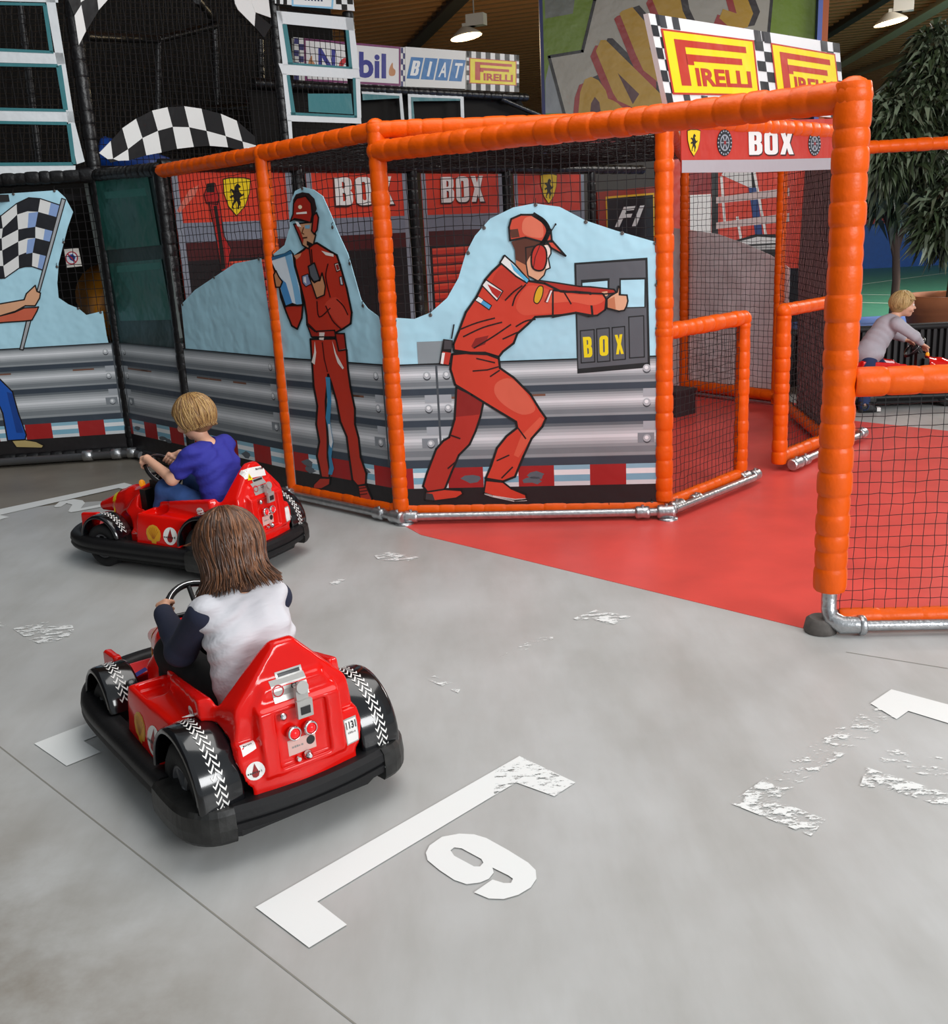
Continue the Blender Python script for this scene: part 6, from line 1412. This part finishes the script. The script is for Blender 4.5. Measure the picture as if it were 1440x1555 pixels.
def strands(parent, P_, n, length, s, mats, flare=.02, seed=1, fringe=False, vol=1., nape=-18):
    """combed hair: tapered locks that run from the crown over the skull and hang down"""
    rr = random.Random(seed); mb = MB(); mb.smooth = True
    for i in range(n):
        th = math.pi + math.radians(rr.uniform(-160, 160)); back = -math.cos(th)          # 1 at the back, -1 over the brow
        el0 = math.radians(rr.uniform(15, 100)); end = math.radians(nape if back > -.35 else (12 if fringe else 18)); r0 = rr.uniform(1.0, 1.07); sw = rr.uniform(-.3, .3)
        L_ = length * rr.uniform(.82, 1.1) * (1 if back > -.35 else .1); pts = []; rad = []
        for k in range(7):
            f_ = k / 6; el = el0 + (end - el0) * f_; tt = th + sw * (1 - f_)
            x, y, z = .108 * vol * math.cos(el) * math.cos(tt) * r0 - .012, .093 * vol * math.cos(el) * math.sin(tt) * r0, .101 * vol * math.sin(el) * r0 + .016
            pts.append(P_(x, y, z)); rad.append(.0046 * s * (.7 + .3 * math.sin(math.pi * min(1, f_ + .3))))
        if L_ > .008:
            for k in (1, 2, 3):
                q = k / 3; g_ = flare * (q ** 2) - .012 * math.sin(math.pi * q * .8)
                pts.append(P_(x + g_ * math.cos(tt) + rr.uniform(-.003, .003), y + g_ * math.sin(tt) + rr.uniform(-.004, .004), z - L_ * q)); rad.append(.0044 * s * (1 - .28 * k))
        else: rad[-1] *= .3
        mb.cur = rr.randrange(len(mats)); mb.tube(pts, rad, 5, True)
    return mb.build('hair_locks', mats, parent)
def cap_hair(parent, P_, R, s, m, long=0., fr=.0):
    S = SDF(*[tuple(v) for v in (np.array(P_(0, 0, -.02)) - .2, np.array(P_(0, 0, -.02)) + .2)], .0055)
    S.ell(P_(-.012, 0, .020), (.094 * s, .080 * s, .090 * s), .01, R)
    if long:
        S.cone(P_(-.05, 0, 0), P_(-.058, 0, -long), .07 * s, .052 * s, .03)
        for b in (-1, 1): S.cone(P_(-.02, b * .035, 0), P_(-.03, b * .042, -long * .95), .045 * s, .032 * s, .03)
    else: S.ell(P_(-.04, 0, -.02), (.062 * s, .068 * s, .062 * s), .02, R)
    S.ell(P_(.085 + fr, 0, -.045), (.07 * s, .075 * s, .085 * s), .012, R, True)      # leave the face free
    return sdf_obj('hair', S, m, parent)

def seated_child(name, label, kart, pose, shirt_m, sleeve_m, trouser_m, skin, hairspec, sleeve_long):
    lo, hi = (-.55, -.34, .1), (.32, .34, .95)
    S = SDF(lo, hi, .0042)
    hip, chest, neck, hd = [Vector(pose[k]) for k in ('hip', 'chest', 'neck', 'head')]; f = Vector(pose['look'])
    ax = (neck - hip).normalized()
    for o_ in (Vector((0, .035, 0)), Vector((0, -.035, 0))): S.chain([hip + o_, (hip + chest) / 2 + o_, chest + o_, neck - ax * .04 + o_ * .5], [.062, .056, .06, .04], .03)
    S.chain([neck - ax * .04, hd - Vector((0, 0, .04))], [.036, .034], .02)
    R, P_ = head(S, hd, f, (pose.get('tilt', (.15, 0, 1))), pose['hs'])
    arms = {}
    for sg in (1, -1):
        sh = Vector(pose['sh'][0 if sg > 0 else 1]); el = Vector(pose['el'][0 if sg > 0 else 1]); a = pose['ring'][0 if sg > 0 else 1]
        rp = wheel_pt(a); tang = (wheel_pt(a + .05) - rp); outv = (rp - WC).normalized() * .6 + WN * .8
        wr = rp + outv.normalized() * .045 + (el - rp).normalized() * .035
        S.chain([chest + Vector((0, sg * .04, .04)), sh, el, wr], [.045, .038, .030, .0195], .02)
        grip(S, wr, rp, tang * sg, outv, .0115, sg); arms[sg] = (sh, el, wr)
        kn = Vector(pose['kn'][0 if sg > 0 else 1]); an = Vector(pose['an'][0 if sg > 0 else 1]); hp = hip + Vector((.02, sg * .05, -.01))
        S.chain([hp, kn, an], [.062, .044, .028], .02); S.chain([an, an + Vector((.05, 0, -.015))], [.028, .022], .01)
    person = sdf_obj(name, S, skin, None, 1); tag(person, label, 'person')
    face(person, P_, pose['hs'])
    # shirt
    T = SDF(lo, hi, .005)
    for o_ in (Vector((0, .044, 0)), Vector((0, -.044, 0))): T.chain([hip - ax * .01 + o_ * 1.05, (hip + chest) / 2 + o_, chest + o_ * 1.05, neck - ax * .05 + o_ * .9], [.083, .078, .078, .050], .04)
    T.cone(arms[1][0] - Vector((0, .03, .012)), arms[-1][0] + Vector((0, .03, -.012)), .052, .052, .04)
    for sg in (1, -1): T.chain([arms[sg][0], arms[sg][0].lerp(arms[sg][1], .1)], [.049, .050], .03)
    if not sleeve_long == 'contrast':
        for sg in (1, -1):
            sh, el, wr = arms[sg]
            if sleeve_long: T.chain([sh, el, wr], [.05, .041, .028], .02)
            else: T.chain([sh, sh.lerp(el, .62)], [.05, .049], .015)
    T.ripple(.0046, (18, 40, 120), (9, 22, 14), .4); T.ripple(.0034, (-20, 55, 70), (15, -18, 20), 2.)
    T.cone(neck - ax * .02, neck + ax * .03, .042, .040, .008, True)
    sdf_obj('shirt', T, shirt_m, person)
    if sleeve_long == 'contrast':
        for sg in (1, -1):
            sh, el, wr = arms[sg]; T = SDF(lo, hi, .005); T.chain([sh + Vector((0, sg * .014, -.012)), el, wr + (el - wr).normalized() * .01], [.048, .046, .031], .02); T.ripple(.002, (60, 30, 60), (12, 20, 16), 1.)
            sdf_obj('sleeve', T, sleeve_m, person)
    T = SDF(lo, hi, .005); T.ell(hip + Vector((.0, 0, -.01)), (.10, .115, .075), .03)
    for sg in (1, -1):
        i = 0 if sg > 0 else 1; kn, an = Vector(pose['kn'][i]), Vector(pose['an'][i]); hp = hip + Vector((.03, sg * .055, -.01))
        T.chain([hp, kn, kn.lerp(an, .55), an], [.072, .056, .05, .044], .018)
    T.ripple(.002, (70, 30, 40), (14, 20, 18), .7)
    sdf_obj('trousers', T, trouser_m, person)
    for sg in (1, -1):
        an = Vector(pose['an'][0 if sg > 0 else 1]); T = SDF(an - Vector((.1, .1, .1)), an + Vector((.18, .1, .1)), .006)
        T.hull([(an.x + x, an.y + y, an.z + z) for x, y, z in [(-.045, .03, -.045), (-.045, -.03, -.045), (.11, .035, -.05), (.11, -.035, -.05), (.12, .02, -.02), (.12, -.02, -.02), (-.045, .03, .02), (-.045, -.03, .02), (.03, .03, .02), (.03, -.03, .02)]], .01, rnd=.025); sdf_obj('shoe', T, mat('shoe_dark', '26262a', .6), person)
    hairspec(person, P_, R)
    person.location = kart.location; person.rotation_euler = kart.rotation_euler
    return person
SH_W = mat('white_jersey', 'cfced3', .8, bump=.6, bscale=18, dist=.02, stretch=(1, .28, 1)); NAVY = mat('navy_jersey', '1c2238', .85, bump=.3, bscale=20, dist=.01)
BLKT = mat('black_trousers', '0f0f11', .85, bump=.2, bscale=18, dist=.01); BLUE = mat('royal_blue_jersey', '2a2c92', .8, bump=.55, bscale=18, dist=.018, stretch=(1, .28, 1)); DENIM = mat('denim', '2b4a80', .85, bump=.3, bscale=24, var=.22, vscale=12, dist=.008)
GREYJ = mat('grey_jersey', 'b4b0b8', .85, bump=.35, bscale=20, dist=.01, var=.06); DENIM2 = mat('dark_denim', '26355c', .85, bump=.3, bscale=24, var=.2, vscale=14, dist=.008)
HB = [mat('hair_brown_a', '3d271a', .36), mat('hair_brown_b', '593824', .36), mat('hair_brown_c', '7a5034', .36)]
HL = [mat('hair_blond_a', '7d5c38', .4), mat('hair_blond_b', '9c7748', .4), mat('hair_blond_c', 'b08d58', .4)]
HF = [mat('hair_fair_a', 'a98a58', .45), mat('hair_fair_b', 'c9ab74', .45), mat('hair_fair_c', 'b89a64', .45)]
def hair1(p, P_, R): cap_hair(p, P_, R, 1.0, HB[0], .085); strands(p, P_, 900, .10, 1.0, HB, flare=.034, seed=3)
def hair2(p, P_, R): cap_hair(p, P_, R, 1.0, HL[0], .0, .01); strands(p, P_, 700, .03, 1.0, HL, flare=.0, seed=5, fringe=True, vol=.98, nape=-26)
seated_child('person', 'child with long brown hair and white navy-sleeved shirt driving the nearest kart', kart0,
    dict(hip=(-.355, 0, .27), chest=(-.31, .0, .50), neck=(-.265, -.01, .64), head=(-.19, -.02, .725), look=(1, -.1, -.35), hs=1.04,
         sh=((-.285, .105, .595), (-.275, -.10, .585)), el=((-.14, .145, .435), (-.13, -.12, .45)), ring=(-.25, math.pi + .3),
         kn=((.02, .115, .37), (.02, -.115, .365)), an=((.07, .10, .22), (.07, -.10, .22))), SH_W, NAVY, BLKT, SKIN, hair1, 'contrast')
seated_child('person', 'boy with blond hair in a blue T-shirt and jeans driving the far kart', kart1,
    dict(hip=(-.36, 0, .275), chest=(-.30, 0, .51), neck=(-.25, 0, .65), head=(-.19, .0, .755), look=(.95, -.05, -.3), hs=1.04,
         sh=((-.25, .11, .595), (-.27, -.115, .60)), el=((-.15, .165, .475), (-.15, -.165, .48)), ring=(-.8, math.pi + .5),
         kn=((-.05, .11, .40), (-.04, -.11, .41)), an=((.03, .10, .22), (.04, -.10, .22))), BLUE, BLUE, DENIM, SKIN2, hair2, False)

# standing, leaning boy (kart frame of the far kart)
def leaning_boy():
    lo, hi = (-.75, -.45, .0), (.35, .40, 1.02); S = SDF(lo, hi, .0046)
    hip, chest, neck, hd = Vector((-.34, -.08, .46)), Vector((-.20, -.06, .66)), Vector((-.13, -.05, .745)), Vector((-.065, -.045, .835))
    ax = (neck - hip).normalized(); S.chain([hip, (hip + chest) / 2, chest, neck - ax * .03], [.078, .074, .076, .05], .03); S.chain([neck - ax * .04, hd - Vector((.02, 0, .04))], [.036, .034], .02)
    R, P_ = head(S, hd, (1, -.25, -.1), (0, 0, 1), 1.0)
    rp = wheel_pt(-.9); sh = {1: Vector((-.14, .06, .70)), -1: Vector((-.15, -.17, .69))}
    el = {1: Vector((-.06, .11, .57)), -1: Vector((-.01, -.20, .585))}
    wr = {1: Vector((.0, .06, .53)), -1: Vector((.075, -.12, .515))}
    for sg in (1, -1): S.chain([chest + Vector((0, sg * .04, .03)), sh[sg], el[sg], wr[sg]], [.045, .037, .029, .019], .02)
    open_hand(S, wr[-1], (.6, .4, -.55), (.3, -.9, 0), (0, 0, 1)); open_hand(S, wr[1], (.9, .1, -.35), (.1, -.9, .2), (0, 0, 1))
    legs = {1: [hip + Vector((.02, .05, 0)), Vector((-.20, .0, .30)), Vector((-.22, .02, .19))], -1: [hip + Vector((0, -.05, 0)), Vector((-.40, -.22, .27)), Vector((-.46, -.41, .07))]}
    for sg in (1, -1): S.chain(legs[sg], [.062, .045, .029], .02); S.chain([legs[sg][2], legs[sg][2] + Vector((.06, 0, -.02))], [.027, .022], .01)
    person = sdf_obj('person', S, SKIN2, None, 1); tag(person, 'small fair-haired boy in a grey long-sleeved shirt leaning over a kart', 'person'); face(person, P_, 1.0)
    T = SDF(lo, hi, .005); T.chain([hip - ax * .03, (hip + chest) / 2, chest, neck - ax * .045], [.112, .096, .092, .060], .035); T.ell(hip + Vector((.01, 0, -.01)), (.115, .14, .085), .03); T.cone(sh[1] - Vector((0, .02, 0)), sh[-1] + Vector((0, .02, 0)), .054, .054, .03)
    T.ripple(.0024, (60, 20, 70), (14, 20, 10), .7)
    for sg in (1, -1): T.chain([sh[sg], el[sg], wr[sg].lerp(el[sg], .12)], [.052, .040, .028], .02)
    T.cone(neck - ax * .02, neck + ax * .03, .042, .04, .008, True); sdf_obj('shirt', T, GREYJ, person)
    T = SDF(lo, hi, .005); T.ell(hip + Vector((0, 0, -.04)), (.088, .105, .075), .03)
    for sg in (1, -1): T.chain([legs[sg][0] - Vector((0, 0, .02)), legs[sg][1], legs[sg][2] - Vector((0, 0, .012))], [.068, .056, .046], .02)
    sdf_obj('trousers', T, DENIM2, person)
    for sg in (1, -1):
        an = legs[sg][2]; T = SDF(an - Vector((.1, .1, .1)), an + Vector((.18, .1, .1)), .006)
        zb_ = -.065 if sg < 0 else -.035
        T.hull([(an.x + x, an.y + y, an.z + z) for x, y, z in [(-.045, .03, zb_), (-.045, -.03, zb_), (.11, .035, zb_), (.11, -.035, zb_), (.12, .02, zb_ + .025), (.12, -.02, zb_ + .025), (-.045, .034, .03), (-.045, -.034, .03), (.05, .034, .022), (.05, -.034, .022)]], .01, rnd=.022); sh_ = sdf_obj('shoe', T, mat('shoe_black', '1a1a1c', .5), person)
        mb = MB(); mb.box((an.x + .115, an.y, an.z + zb_ + .022), (.03, .05, .03)); mb.build('toe_cap', WHT, sh_)
    cap_hair(person, P_, R, 1.0, HF[0], .0, .012); strands(person, P_, 360, .006, 1.0, HF, flare=.0, seed=9, vol=.93, nape=-30)
    person.location = kart2.location; person.rotation_euler = kart2.rotation_euler
leaning_boy()
